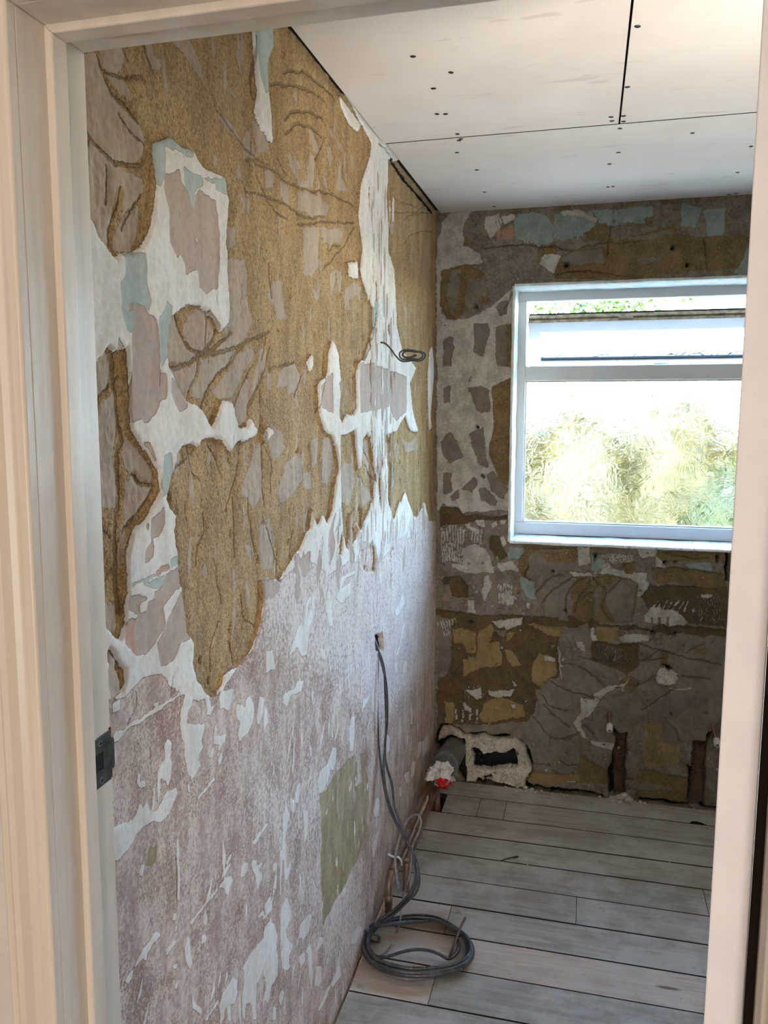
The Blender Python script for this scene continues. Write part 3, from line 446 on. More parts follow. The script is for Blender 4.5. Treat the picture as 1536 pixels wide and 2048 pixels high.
#@@END
# ---- back wall (window wall), plane y = YB
BACK = '''
W H 30,110 30,-180 80,-300 190,-310 150,-240 150,-150 230,-120 240,-80 170,-75 60,-50 45,20 50,150 100,180 160,180 220,150 300,110 350,60 388,30 388,470 370,440 280,490 290,640 270,790 285,830 330,920 365,950 365,1040 100,1060 60,1010 35,1050
B G 385,140 400,110 530,110 560,170 560,240 500,255 440,230 390,215;560,110 740,90 750,170 700,200 600,230 560,200;740,90 1010,70 1020,150 900,150 840,160 770,150;1245,90 1340,80 1330,215 1260,215;1410,290 1470,250 1470,385 1380,380;1150,60 1240,80 1200,170 1140,150
R G 300,190 380,165 385,210 310,225
S G 560,370 600,300 690,250 740,170 800,150 830,230 960,200 1120,150 1130,200 1250,215 1470,200 1450,240 1400,350 1290,370 1200,370 900,400 700,400 570,405;340,90 440,80 380,110;585,75 640,70 640,90 600,90;1040,50 1110,42 1100,60 1060,62;975,130 1020,120 1015,160 980,160;50,370 165,335 250,375 230,400 170,400 160,470 150,560 120,590 70,580 45,520;150,250 160,200 200,240;490,260 570,255 580,300 500,300;880,170 930,145 920,165;225,490 270,490 265,510 230,508;700,195 760,160 740,210
F G 600,310 650,280 780,270 790,330 700,340 620,345;880,220 960,205 1100,170 1110,190 970,230;95,370 140,360 130,480 100,570 80,480;170,400 225,420 230,490 180,560 155,520;640,240 780,235 800,260 620,275;940,310 1050,300 1040,330 960,335
W G 255,120 320,110 330,150 280,230 250,160;590,100 700,95 760,130 755,150 700,120 600,115;330,120 390,105 390,130 340,160;520,290 600,300 560,380 500,340
M H 60,280 90,255 110,270 95,390 60,390;195,205 265,200 265,250 240,350 205,330;300,220 350,205 370,260 360,400 310,380 295,330;65,490 95,475 90,560 65,560;170,490 230,480 270,500 270,600 230,610 190,550;50,730 90,690 110,720 150,800 90,830 60,790;180,700 240,670 250,720 260,850 220,840;60,880 95,875 100,960 60,970;140,950 200,900 215,930 190,960;250,880 290,860 355,950 330,1000 280,960;225,945 260,950 310,1010 300,1030 230,1000;90,985 130,955 135,990 100,1005;300,120 350,90 350,160 320,160
S H 280,490 375,440 375,945 330,920 285,830 270,790 290,640;350,210 375,210 375,400 350,400;-10,150 8,150 8,960 -10,960
W I 300,180 480,180 490,250 440,240 400,185 350,200 360,240 420,260 430,300 380,280 330,240;550,210 590,195 610,220 560,260;630,180 690,180 690,210 640,210;640,330 660,320 690,370 680,420 640,420 630,370;300,430 400,400 500,430 560,590 300,590;190,590 570,590 570,650 330,660 200,620;600,570 740,560 800,650 640,640;500,690 530,680 560,780 500,900 470,820;650,860 760,860 750,940 700,950 640,890;340,900 400,900 410,1010 340,1010;870,930 900,940 880,980
B I 720,420 850,430 860,460 800,530 700,540;810,700 950,740 960,900 860,880
S I 790,540 850,470 840,400 1350,400 1320,550 1000,560 880,650 860,700 800,660;900,400 1536,420 1536,440 900,440
F I 900,500 960,480 1080,560 1300,560 1350,600 1460,700 1475,1050 1100,1060 960,900 950,720 870,690;960,450 1300,430 1310,460 970,470
W I 1330,430 1450,420 1450,560 1350,590;1240,650 1460,660 1460,770 1420,700 1300,700
D I 60,980 400,1030 850,1050 1480,1050 1536,1110 1536,1170 1200,1150 900,1130 600,1180 540,1100 250,1085 60,1040;90,60 240,65 300,130 520,150 700,130 700,170 480,180 200,230 90,240;540,340 620,330 640,400 700,500 600,540 540,450;170,700 260,680 340,770 330,880 200,860
D I 200,1090 540,1090 700,1190 870,1120 1180,1240 1160,1320 1180,1600 1050,1680 980,1807 100,1807 60,1640 180,1550 190,1300
O I 200,1170 300,1150 420,1200 410,1380 330,1390 290,1300 210,1300;440,1180 560,1120 570,1200 530,1300 620,1280 650,1400 650,1510 470,1520 300,1600 290,1450 420,1430 430,1250;680,1210 760,1200 740,1250 690,1280;870,1120 1200,1170 1180,1240 1100,1230 980,1190;910,1500 980,1390 1130,1440 1150,1560 1050,1620 1000,1700 920,1650;670,1340 740,1370 820,1500 740,1510 690,1440;1070,1320 1150,1310 1100,1360
M I 70,1220 180,1240 180,1540 70,1500;440,1240 460,1250 450,1290;550,1180 700,1180 660,1240
F I 1050,1620 1150,1600 1250,1450 1536,1380 1536,1807 980,1807 1000,1700;1200,1190 1420,1120 1450,1350 1300,1340;1150,1000 1250,990 1250,1100 1150,1090
W I 1150,1330 1165,1330 1190,1610 1175,1620;1020,1420 1140,1440 1130,1470 1030,1465;1310,1270 1370,1290 1400,1350 1320,1330;1370,1300 1410,1310 1390,1370;330,1410 400,1430 350,1440;520,1710 700,1730 780,1780 700,1800 540,1800;720,1640 800,1680 760,1700;560,1100 840,1060 840,1120 720,1180 600,1150
S J -20,430 100,420 120,780 60,850 -60,800 -80,520
S J 120,430 300,410 500,460 530,520 500,700 460,830 300,840 120,810
F J 240,500 380,450 510,480 490,640 450,830 320,820 250,700 220,560;140,540 200,520 180,700 150,780 125,700
W J 150,400 190,380 190,310 270,310 290,350 400,370 500,390 600,380 600,450 640,500 630,560 560,590 520,600 530,500 400,430 300,405;570,780 600,740 650,700 850,720 970,800 980,830 900,890 700,860 570,820;690,240 760,280 780,340 680,320;520,170 690,180 680,240 560,260
B J 110,200 150,240 240,290 150,380 110,360;960,320 1180,300 1200,380 1000,370
S J 690,190 1380,210 1380,300 1000,290 760,290 690,230;640,340 1300,400 1330,520 1100,520 1000,480 700,480;380,300 490,300 470,400 400,390
D J 120,850 480,870 560,890 640,900 700,860 1380,900 1380,980 900,950 600,920 140,890;640,500 1340,520 1340,880 980,850 880,720 600,700 560,610
O J 140,880 350,880 340,980 250,1030 150,990
W J 350,970 420,940 560,960 620,960 620,1000 440,1040 390,1010;80,900 130,870 130,960 150,1000 100,1010;0,1040 50,1050 40,1090 0,1080;1010,720 1040,720 1040,760 1010,760;1090,580 1200,580 1190,620 1100,610
F J 540,1010 900,960 1200,960 1320,1000 1290,1440 560,1440 530,1100;60,1230 230,1230 400,1300 380,1350 260,1420 60,1280
D J 100,1010 340,1040 530,1010 540,1230 420,1320 300,1250 100,1180
S J 720,1100 800,1120 790,1250 740,1230;1030,1080 1130,1075 1130,1130 1030,1130;0,1200 60,1280 260,1430 460,1440 540,1400 480,1330 420,1330 300,1420 100,1330 20,1260
W J 130,1480 270,1400 400,1390 470,1330 400,1440 350,1410 240,1470 170,1540 100,1660 0,1640 0,1520 130,1530
W J 800,1440 1000,1430 1030,1460 980,1500 820,1470;780,1530 880,1520 870,1545
M J 180,1520 480,1440 560,1520 540,1807 150,1807;600,1520 800,1450 1290,1440 1290,1807 700,1807
D K 150,0 1120,0 1100,200 1020,300 600,340 450,330 300,330 170,350
O K 750,60 1000,150 1010,250 850,290 600,320 560,250 620,130;230,110 330,120 320,330 240,320
W K 440,0 600,0 590,80 540,100;650,0 900,10 880,70 700,70 650,50;410,130 440,120 500,200 480,220 430,190;860,140 920,140 915,185 880,180
F K 450,350 1010,310 1250,200 1536,300 1536,700 1280,690 1100,700 1050,560 1000,500 900,440 620,410 440,420
F K 1100,0 1536,0 1536,460 1250,400 1150,250
W K 1470,330 1536,200 1536,370
F N 430,80 780,0 800,150 760,400 650,390 560,350 540,470 480,490 350,440 280,330 420,200;970,280 1000,250 1400,60 1480,60 1480,300 1330,430 1180,440 1110,450 970,450
W N 200,290 260,200 280,130 250,70 370,80 430,75 400,130 350,210 260,250 270,330 340,450 440,430 540,470 520,520 380,470 280,400
O N 800,280 960,280 970,460 1100,460 1120,560 1060,650 900,660 800,640
M N 960,310 970,290 1050,300 1100,430 1060,450 960,450
S N 270,570 310,570 400,650 500,680 500,800 250,800 250,640;0,710 240,720 270,800 0,790;750,680 1170,740 1180,970 900,950 700,930 750,860 650,850 650,770 740,760
F N 640,780 1040,830 1040,870 700,840;80,590 240,690 230,720 120,700
O K 1200,800 1536,820 1536,880 1150,920 1010,860 1090,780
W K 1390,870 1500,875 1510,895 1420,895
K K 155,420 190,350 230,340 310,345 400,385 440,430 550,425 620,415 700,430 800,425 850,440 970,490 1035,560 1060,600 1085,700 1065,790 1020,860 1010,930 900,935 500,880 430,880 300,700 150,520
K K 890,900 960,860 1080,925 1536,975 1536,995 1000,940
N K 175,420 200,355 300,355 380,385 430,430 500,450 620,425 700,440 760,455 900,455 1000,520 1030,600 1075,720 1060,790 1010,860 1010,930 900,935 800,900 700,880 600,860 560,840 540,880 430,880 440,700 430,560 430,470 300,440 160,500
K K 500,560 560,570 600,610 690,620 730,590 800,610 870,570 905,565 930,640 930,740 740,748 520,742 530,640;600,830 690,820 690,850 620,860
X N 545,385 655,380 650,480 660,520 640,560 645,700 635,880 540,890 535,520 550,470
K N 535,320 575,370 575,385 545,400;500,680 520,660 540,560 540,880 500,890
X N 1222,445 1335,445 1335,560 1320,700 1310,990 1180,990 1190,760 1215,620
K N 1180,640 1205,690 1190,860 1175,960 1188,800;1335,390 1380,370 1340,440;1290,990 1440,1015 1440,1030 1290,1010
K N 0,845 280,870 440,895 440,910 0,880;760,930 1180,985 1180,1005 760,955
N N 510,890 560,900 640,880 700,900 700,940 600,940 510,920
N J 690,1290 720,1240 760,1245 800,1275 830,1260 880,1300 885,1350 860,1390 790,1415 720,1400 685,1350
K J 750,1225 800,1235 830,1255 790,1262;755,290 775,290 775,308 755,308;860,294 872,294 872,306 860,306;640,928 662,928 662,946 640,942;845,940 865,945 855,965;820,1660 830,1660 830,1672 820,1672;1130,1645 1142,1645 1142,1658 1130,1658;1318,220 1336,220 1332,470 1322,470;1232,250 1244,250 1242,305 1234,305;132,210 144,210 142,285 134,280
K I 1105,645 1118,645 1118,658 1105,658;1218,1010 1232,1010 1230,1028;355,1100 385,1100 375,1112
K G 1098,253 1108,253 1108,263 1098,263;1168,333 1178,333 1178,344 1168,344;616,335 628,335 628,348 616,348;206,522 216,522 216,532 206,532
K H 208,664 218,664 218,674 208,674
g4 G 230,270 420,250 640,270 800,240 950,235;560,385 700,370 900,390;820,160 805,300;1245,220 1260,370;340,540 385,450
g5 I 960,830 1080,720 1200,670;1010,930 1080,830 1250,720 1330,710;1225,1000 1230,880 1270,790 1400,720;1310,1000 1350,890 1430,790;880,600 850,680 900,720
g4 I 1060,1620 1180,1700 1400,1770 1530,1790;1180,1490 1290,1490 1400,1550 1530,1640;940,460 1100,440 1300,440
g5 J 120,440 240,560 200,700 280,820;380,450 250,560;110,560 0,640;540,1020 700,1090 900,1140 1100,1190 1280,1220;980,1110 1120,1020;700,1090 600,1180;540,1190 760,1170;660,1330 480,1430;860,1430 720,1520 620,1600 560,1640;920,1330 1180,1340
g4 J 0,1150 150,1180;60,1280 200,1400;760,200 960,260 1160,260;700,340 940,360 1200,390
g4 K 1150,50 1250,160 1400,200;1180,140 1300,260 1420,360;1080,240 1180,380 1300,470 1450,460 1520,420;1080,700 1250,710;1340,680 1430,730 1536,710
g4 N 980,250 1060,330 1110,440;0,400 150,430 240,380;0,200 150,310;290,300 400,420
g2 G 300,130 305,220;315,120 325,190 320,215;832,60 836,170;845,80 855,110;1368,50 1372,150;1400,45 1408,90 1404,125;1384,70 1360,110
'''
def conv_back(px, py):
    h = hit(px, py, 1, YB); return (h[0], h[2])
WX0, WX1, WZ0, WZ1 = .313, 1.70, 1.071, 2.104
def segs(*a):
    out = []
    for x0, x1, st_ in a: n = max(1, int(round((x1-x0)/st_))); out += list(x0+(x1-x0)*np.arange(n)/n)
    return np.array(out+[a[-1][1]])
us = segs((-.02, WX0, .0028), (WX0, 1.24, .0031), (1.24, WX1, .02), (WX1, 2.0, .02)); vs = segs((-.06, WZ0, .0031), (WZ0, WZ1, .0035), (WZ1, HC+.02, .0031))
U, V = np.meshgrid(us, vs, indexing='ij'); U, V = U.ravel(), V.ravel()
pb = Patch(U, V, conv_back, 'WBMRSODFNXK', warp=1.7, seed=21); pb.load(BACK)
for cr, cn, n in [('I', '95,230 330,240 300,580 110,560', 9), ('I', '380,260 480,260 480,400 380,380', 4), ('I', '90,1070 240,1060 260,1180 120,1230', 6), ('I', '330,1680 480,1670 480,1807 300,1807', 8),
                  ('J', '720,630 1000,640 990,740 600,740', 7), ('J', '150,1030 320,1040 330,1200 180,1190', 9), ('J', '320,1060 400,1080 390,1210 300,1200', 4), ('N', '810,300 960,330 960,640 800,600', 8), ('N', '990,470 1130,470 1110,640 1000,660', 6),
                  ('K', '330,170 600,170 600,330 330,300', 4), ('G', '440,130 510,140 500,250 430,240', 5), ('G', '560,120 690,120 680,220 570,220', 8), ('I', '610,740 760,740 740,940 620,940', 7), ('H', '100,540 170,540 160,600 90,600', 5),
                  ('H', '100,690 190,690 180,800 130,800', 6), ('J', '1090,560 1330,570 1330,860 1080,840', 12), ('I', '760,430 860,430 800,530 720,530', 8), ('K', '20,620 20,620 20,620 20,620', 1), ('J', '130,210 500,220 480,290 300,300', 14)]:
    pb.comb('W', cr, cn, n, .42, 3)
for a, b, c, d in [('560,780 860,780 860,860 560,850', 'J', 'M', 4)]: pb.comb(c, b, a, d, .3, 2)
r = random.Random(9)
for k in range(420):
    x = r.uniform(.01, 1.22); z = r.uniform(.03, 1.05) if r.random() < .8 else r.uniform(1.05, 2.38)
    L = r.uniform(.002, .009); a = r.uniform(-PI, PI); s_ = r.uniform(.25, .6)
    pts = [(x+L*math.cos(a+t)*(1 if i % 2 else s_), z+L*math.sin(a+t)*(1 if i % 2 else s_)) for i, t in enumerate([0, .9, 1.8, 2.8, 3.7, 4.6, 5.4])]
    pb.poly(r.choice('WWWMDFS'), pts, real=True)
for k in range(60):
    x = r.uniform(.02, 1.2); z = r.uniform(.05, 1.05); L = r.uniform(.01, .05); a = r.uniform(-.8, .8)+(0 if r.random() < .5 else PI/2)
    pb.groove([(x, z), (x+L*math.cos(a), z+L*math.sin(a))], .0014, real=True)
A = pb.A; st3 = lambda a: np.clip(a/.005*.5+.5, 0, 1)
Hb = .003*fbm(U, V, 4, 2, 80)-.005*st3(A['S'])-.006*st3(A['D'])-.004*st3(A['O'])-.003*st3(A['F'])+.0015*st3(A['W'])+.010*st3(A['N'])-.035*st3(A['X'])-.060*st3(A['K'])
Hb += (.0012+.004*st3(A['N']))*fbm(U, V, 55, 3, 81)-.0025*st3(pb.G)+.0015*fbm(U, V, 18, 3, 83)+.006*st3(A['X'])*fbm(U, V, 30, 3, 85)
edge = np.minimum(np.minimum(abs(U-WX0)+1*((V < WZ0-.01) | (V > WZ1+.01)), abs(U-WX1)+1*((V < WZ0-.01) | (V > WZ1+.01))), np.minimum(abs(V-WZ0), abs(V-WZ1))+1*(U < WX0-.01))
Hb *= np.clip(edge/.012, 0, 1)
at = {'c'+k: a for k, a in A.items()}; at['groove'] = pb.G
def base_back(g, nb, nm, nc):
    v = g.math('ADD', g.math('MULTIPLY', nb, .5), g.math('MULTIPLY', nm, .5))
    c = g.mix(g.rng(v, .42, .58), srgb('#62594a'), srgb('#7b7263'))
    c = g.mix(g.rng(g.noise(14, 4, rough=.7), .56, .66, 0, .6), c, srgb('#86756a'))
    return g.mix(g.rng(g.noise(60, 4, rough=.75), .58, .66, 0, .35), c, srgb('#a8a094'))
MAT_BACK = wall_material('stripped_window_wall', base_back, [
    ('cW', '#8f8b80', '#b3afa4', 1.4, .3, .008), ('cB', '#6f7f78', '#84938b', 1.0, .2, .005), ('cM', '#645b4f', '#776e61', .3, .2, .008), ('cR', '#8a6c5b', '#9a7b68', .3, .2, .004),
    ('cS', '#5f5034', '#7a6845', -1, 1.2, .008), ('cO', '#77663f', '#8a7850', -.6, .4, .008), ('cD', '#483b24', '#5f5035', -1.2, .9, .006), ('cF', '#675f50', '#7d7564', -.6, .4, .010),
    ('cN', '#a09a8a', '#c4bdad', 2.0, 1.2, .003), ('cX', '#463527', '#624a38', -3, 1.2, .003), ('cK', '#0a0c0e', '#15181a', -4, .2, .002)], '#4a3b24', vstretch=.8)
me = grid_mesh('wall_back', us, vs, lambda a, b, h: (a, YB-h, b), Hb, at, hole=(WX0, WX1, WZ0, WZ1))
link('wall_back', me, MAT_BACK, kind='structure', label='window wall stripped to patchy grey, brown and white plaster below and around the window')

# ---- the other walls, outer skin, sub floor
PLAIN = simple('plain_plaster', '#a8988c', .9, .1, 6, .002, 60)
BRICKSKIN = simple('outer_render', '#b9b2a4', .9, .05)
def quadbox(name, x0, x1, y0, y1, z0, z1, mat, **p): return box(name, x0, x1, y0, y1, z0, z1, mat, kind='structure', **p)
YI, YO = .818, .724          # room face and landing face of the door wall
quadbox('wall_right', 2.0, 2.12, YI, YB+.02, -.06, HC+.1, PLAIN)
XL, XR, ZH = .053, .803, 2.026       # door lining faces, head
def xl_at(z): return XL+.0095-(ZH-z)*.0134       # the latch side lining is slightly out of plumb
front = join_vf([box_vf(-.12, XL-.03, YO, YI, -.06, HC+.1), box_vf(XR+.03, 2.12, YO, YI, -.06, HC+.1), box_vf(XL-.03, XR+.03, YO, YI, ZH+.03, HC+.1)])
LAND = simple('landing_paint', '#cdc6bd', .7, .04)
link('wall_front', wm('wall_front', *front), LAND, kind='structure', label='thin wall holding the doorway')
quadbox('wall_left_outer', -.14, -.075, .72, YB+.3, -.3, HC+.2, BRICKSKIN)
# window wall outer skin with the window hole, set behind the relief
OY0, OY1 = YB+.075, YB+.30
outer = join_vf([box_vf(-.14, WX0-.001, OY0, OY1, -.3, HC+.3), box_vf(WX1+.001, 2.2, OY0, OY1, -.3, HC+.3), box_vf(WX0-.001, WX1+.001, OY0, OY1, -.3, WZ0-.001), box_vf(WX0-.001, WX1+.001, OY0, OY1, WZ1+.001, HC+.3)])
link('wall_back_outer', wm('wall_back_outer', *outer), BRICKSKIN, kind='structure')
quadbox('wall_below', -.14, 2.2, YB-.02, OY1, -2.72, -.3, BRICKSKIN)
# window reveal, plastered and painted white, slightly lumpy
g = NG('reveal_paint'); n1 = g.noise(35, 4); c = g.mix(g.rng(n1, .4, .62), srgb('#b9cfc9'), srgb('#dcdcd8')); c = g.mix(g.rng(g.noise(13, 3), .52, .6, 0, .5), c, srgb('#d8c2ba'))
g.bump(g.math('ADD', n1, g.math('MULTIPLY', g.noise(120, 3), .4)), .003); REVEAL = g.fin(c, .55)
YW = YB+.185
def reveal(name, a, b, inward, dy=.01):
    """strip between hole edge points a,b (x,z) from the wall face back to the window frame"""
    n = 60; V = []; F = []
    for i in range(n+1):
        t = i/n; x = a[0]+(b[0]-a[0])*t; z = a[1]+(b[1]-a[1])*t
        for j, yv in enumerate((YB+.001, YB-.004, YB-.004, YB+.004, YB+.05, YB+.12, YW+.03)):
            o = (-.006, -.006, 0, .0035, .004, .003, .002)[j]; w_ = .002*float(vnoise(np.array(i*.45), np.array(j*.9), 5+len(name)+int(a[0]*50)+int(a[1]*30)))
            if j < 2: w_ = abs(w_)*1.5-.003
            V.append((x+inward[0]*(o+w_), yv, z+inward[1]*(o+w_)))
    for i in range(n):
        for j in range(6): k = i*7+j; F.append([k, k+1, k+8, k+7])
    return link(name, wm(name, V, F, True), REVEAL, kind='structure')
reveal('trim_1', (WX0, WZ0), (WX0, WZ1), (1, 0)); reveal('trim_2', (WX0, WZ1), (WX1, WZ1), (0, -1)); reveal('trim_3', (WX1, WZ0), (WX1, WZ1), (-1, 0)); 
g = NG('sill_paint'); n1 = g.noise(30, 4); c = g.mix(g.rng(n1, .35, .6), srgb('#cfd6dc'), srgb('#e6e6e4')); cr_ = g.rng(g.voro(9, g.scale(1, 1, 1), 'DISTANCE_TO_EDGE'), .0, .012, .8, 0)
g.bump(g.math('ADD', n1, g.math('MULTIPLY', cr_, -1)), .002); SILL = g.fin(g.mix(cr_, c, srgb('#77706a')), .5)
o = reveal('trim_4', (WX0, WZ0), (WX1, WZ0), (0, 1)); o.data.materials.clear(); o.data.materials.append(SILL); o['label'] = 'cracked white painted plaster sill under the window'

# ---- window
PVC = simple('window_white', '#cdd0cf', .35, .02, 8); PVCD = simple('gasket', '#23211f', .6, .1); BEIGE = simple('aged_seal_strip', '#c4b496', .6, .25, 40, .0008, 90); METAL = simple('zinc', '#8c8a86', .4, .1, 50, metallic=.8)
win = empty('window_1', kind='structure', label='white framed window with a tilted open top sash over a patterned glass pane')
def wz(px, py): return hit(px, py, 1, YW)[2]
zf = [wz(1045, 1068), wz(1045, 1044.5), wz(1050, 761.5), wz(1050, 732.8), wz(1051, 603), wz(1042, 582.5)]
xa = hit(1040.5, 830, 1, YW)[0]; xb = hit(1049, 830, 1, YW)[0]; xe = WX1+.02
D0, D1 = YW, YW+.065
box('frame_head', xa-.03, xe, D0, D1, zf[4], zf[5]+.04, PVC, win, .003); box('frame_stile', xa-.03, xb, D0, D1, zf[1], zf[4], PVC, win, .003)
box('frame_stile', WX1-.035, xe, D0, D1, zf[1], zf[4], PVC, win, .003)
box('frame_sill', xa-.03, xe, D0, D1, zf[0]-.04, zf[1], PVC, win, .004); box('transom', xb-.001, xe-.03, D0-.001, D1, zf[2], zf[3], PVC, win, .003)
box('glazing_bead', xb, WX1-.035, D0+.012, D0+.03, zf[2]-.007, zf[2]+.002, simple('bead_pink', '#cbb8a8', .5), win, .001)
box('glazing_bead', xb, WX1-.035, D0+.012, D0+.03, zf[1]-.002, zf[1]+.006, PVC, win, .001); box('glazing_bead', xb-.001, xb+.006, D0+.012, D0+.03, zf[1], zf[2], PVC, win, .001)
box('dark_joint', xa, xe-.04, D0-.0015, D0+.01, zf[0]-.003, zf[0]+.0015, PVCD, win)
g = NG('patterned_glass')
v0 = g.noise(9, 2, dist=1.5); warpv = g.t.nodes.new('ShaderNodeVectorMath'); warpv.operation = 'ADD'
nz = g.t.nodes.new('ShaderNodeTexNoise'); nz.inputs['Scale'].default_value = 7; nz.inputs['Detail'].default_value = 2; g.t.links.new(g.P, nz.inputs['Vector'])
sc3 = g.t.nodes.new('ShaderNodeVectorMath'); sc3.operation = 'SCALE'; sc3.inputs['Scale'].default_value = .16; g.t.links.new(nz.outputs['Color'], sc3.inputs[0])
g.t.links.new(g.P, warpv.inputs[0]); g.t.links.new(sc3.outputs[0], warpv.inputs[1])
vo = g.voro(26, warpv.outputs[0], 'DISTANCE_TO_EDGE'); vo2 = g.voro(11, warpv.outputs[0], 'DISTANCE_TO_EDGE')
hgt = g.math('ADD', g.rng(vo, 0, .16, .8, 0), g.math('ADD', g.rng(vo2, 0, .10, 1.0, 0), g.math('MULTIPLY', g.noise(38, 3, warpv.outputs[0]), 1.6)))
gl = g.t.nodes.new('ShaderNodeBsdfGlass'); gl.inputs['IOR'].default_value = 1.45; gl.distribution = 'BECKMANN'; gl.inputs['Roughness'].default_value = .06; gl.inputs['Color'].default_value = (.97, .99, .98, 1)
bp = g.t.nodes.new('ShaderNodeBump'); bp.inputs['Distance'].default_value = .00030; bp.inputs['Strength'].default_value = 1.0; g.t.links.new(hgt, bp.inputs['Height']); g.t.links.new(bp.outputs[0], gl.inputs['Normal'])
g.t.links.new(gl.outputs[0], g.out.inputs[0]); GLASS = g.m
box('glass_pane', xb+.001, WX1-.034, D0+.031, D0+.035, zf[1]-.004, zf[2]+.004, GLASS, win, label='wrinkle patterned obscured glass pane')
# top hung sash, tilted outward at the bottom
TH = math.radians(44); Oz = wz(1055, 643)-.006; Oy = YW+.012
def sash_pt(u, dpt): return (Oy+u*math.sin(TH)+dpt*math.cos(TH), Oz-u*math.cos(TH)+dpt*math.sin(TH))  # u down the face, dpt through the thickness
def sash_box(name, x0, x1, u0, u1, d0, d1, mat, lab=None):
    V = []; 
    for x in (x0, x1):
        for (u, d) in ((u0, d0), (u1, d0), (u1, d1), (u0, d1)): yv, zv = sash_pt(u, d); V.append((x, yv, zv))
    F = [[0, 1, 2, 3], [7, 6, 5, 4], [0, 4, 5, 1], [1, 5, 6, 2], [2, 6, 7, 3], [3, 7, 4, 0]]
    o = link(name, wm(name, V, F), mat, win)
    if lab: o['label'] = lab
    return o
sx0, sx1 = xb+.006, WX1-.045; HS = .262
sash_box('sash_rail', sx0, sx1, 0, .052, 0, .050, PVC, 'top rail of the tilted sash'); sash_box('sash_rail', sx0, sx1, HS-.048, HS, 0, .050, PVC); sash_box('sash_stile', sx0, sx0+.048, .052, HS-.048, 0, .050, PVC); sash_box('sash_stile', sx1-.048, sx1, .052, HS-.048, 0, .050, PVC)
sash_box('seal_strip', sx0, sx1, -.004, .0, .001, .014, BEIGE, 'aged beige seal strip on the sash edge'); sash_box('seal_strip', sx0, sx1, -.003, .0, .0145, .018, PVCD); sash_box('seal_strip', sx0, sx1, -.010, .0, .019, .030, BEIGE); sash_box('seal_strip', sx0, sx1, -.006, .0, .031, .044, BEIGE); sash_box('seal_strip', sx0, sx1, -.009, .0, .046, .050, PVCD)
sash_box('keep', .72, .78, -.012, -.003, .004, .018, BEIGE, 'small beige catch plate')
sash_box('glass_pane', sx0+.047, sx1-.047, .050, HS-.046, .020, .024, GLASS); sash_box('seal_strip', sx0+.048, sx1-.048, HS-.054, HS-.048, .008, .020, PVCD); sash_box('drain_cap', .72, .745, HS-.052, HS-.046, -.002, .002, BEIGE)
# casement stay and handle on the sash
P0 = np.array([hit(1322, 716, 1, sash_pt(HS-.02, 0)[0])[0], *sash_pt(HS-.02, -.004)]); hb = [box_vf(-.03, .03, -.006, .0, -.008, .008, .002)]
V, F = hb[0]; V = [(P0[0]+a, P0[1]+b, P0[2]+c) for a, b, c in V]; link('handle_plate', wm('handle_plate', V, F), PVC, win)
tube('window_handle', [P0+np.array(q) for q in ((-.005, -.004, 0), (-.012, -.02, -.002), (-.03, -.028, -.012), (-.055, -.028, -.02))], .007, PVC, win, 8)
tube('stay_arm', [P0+np.array(q) for q in ((.05, .0, -.015), (.075, .02, .01), (.10, .04, .04))], .0035, PVC, win, 6)
# ---- ceiling of plasterboards
g = NG('plasterboard'); n1 = g.noise(2.2, 3); sm = g.noise(6, 3, g.scale(1, 4.5, 1), .6)
c = g.mix(g.rng(n1, .35, .65), srgb('#d8cec3'), srgb('#e0d8ce')); c = g.mix(g.rng(sm, .63, .70, 0, .35), c, srgb('#a99f96')); c = g.mix(g.rng(g.noise(300, 2), .3, .7, 0, .12), c, srgb('#a99c90'))
BOARD = g.fin(c, .85)
SCREW = simple('screw_black', '#141414', .5, .1)
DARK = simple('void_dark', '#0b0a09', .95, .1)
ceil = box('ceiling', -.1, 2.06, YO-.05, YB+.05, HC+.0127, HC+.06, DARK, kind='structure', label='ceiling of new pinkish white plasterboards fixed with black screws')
BX, BY = .6685, 2.3915
boards = [(.005, BX, YI-.0, BY-.0035, 'nearer'), (BX+.0050, 1.998, YI, BY-.0035, 'r'), (.012, 1.998, BY+.0030, YB-.002, 'back')]
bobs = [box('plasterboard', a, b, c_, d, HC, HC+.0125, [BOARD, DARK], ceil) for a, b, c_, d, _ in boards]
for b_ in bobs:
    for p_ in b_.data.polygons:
        if abs(p_.normal.z) < .5: p_.material_index = 1     # cut core coloured near black, joint shade put into the colour
import bmesh
bm = bmesh.new(); bmesh.ops.create_circle(bm, cap_ends=True, radius=.0062, segments=12)
ex = bmesh.ops.inset_individual(bm, faces=bm.faces[:], thickness=.0015, depth=.0012); 
sme = bpy.data.meshes.new('screw_head'); bm.to_mesh(sme); bm.free(); sme.materials.append(SCREW)
for px, py in [(826, 113), (867, 177), (874, 228), (891, 228), (915, 268), (918, 281), (922, 278), (1275, 53), (1255, 174), (1222, 234), (1224, 242), (1247, 232), (1247, 243), (1240, 257), (1237, 305), (1219, 328), (1385, 266), (1502, 293), (1475, 345), (1226, 373), (1216, 374), (954, 340), (969, 384), (988, 413), (914, 305), (1472, 387), (1458, 389), (902, 145)]:
    p = hit(px, py, 2, HC-.0006); k = 2 if p[1] > BY else (0 if p[0] < BX else 1)
    s_ = bpy.data.objects.new('screw_head', sme); COL.objects.link(s_); s_.parent = bobs[k]; s_.location = tuple(p); s_.rotation_euler = (PI, 0, random.random()); s_.scale = (1.15, .9, 1)
quadbox('roof', -1.3, 2.3, -3.8, YB+.45, HC+.3, HC+.36, BRICKSKIN)
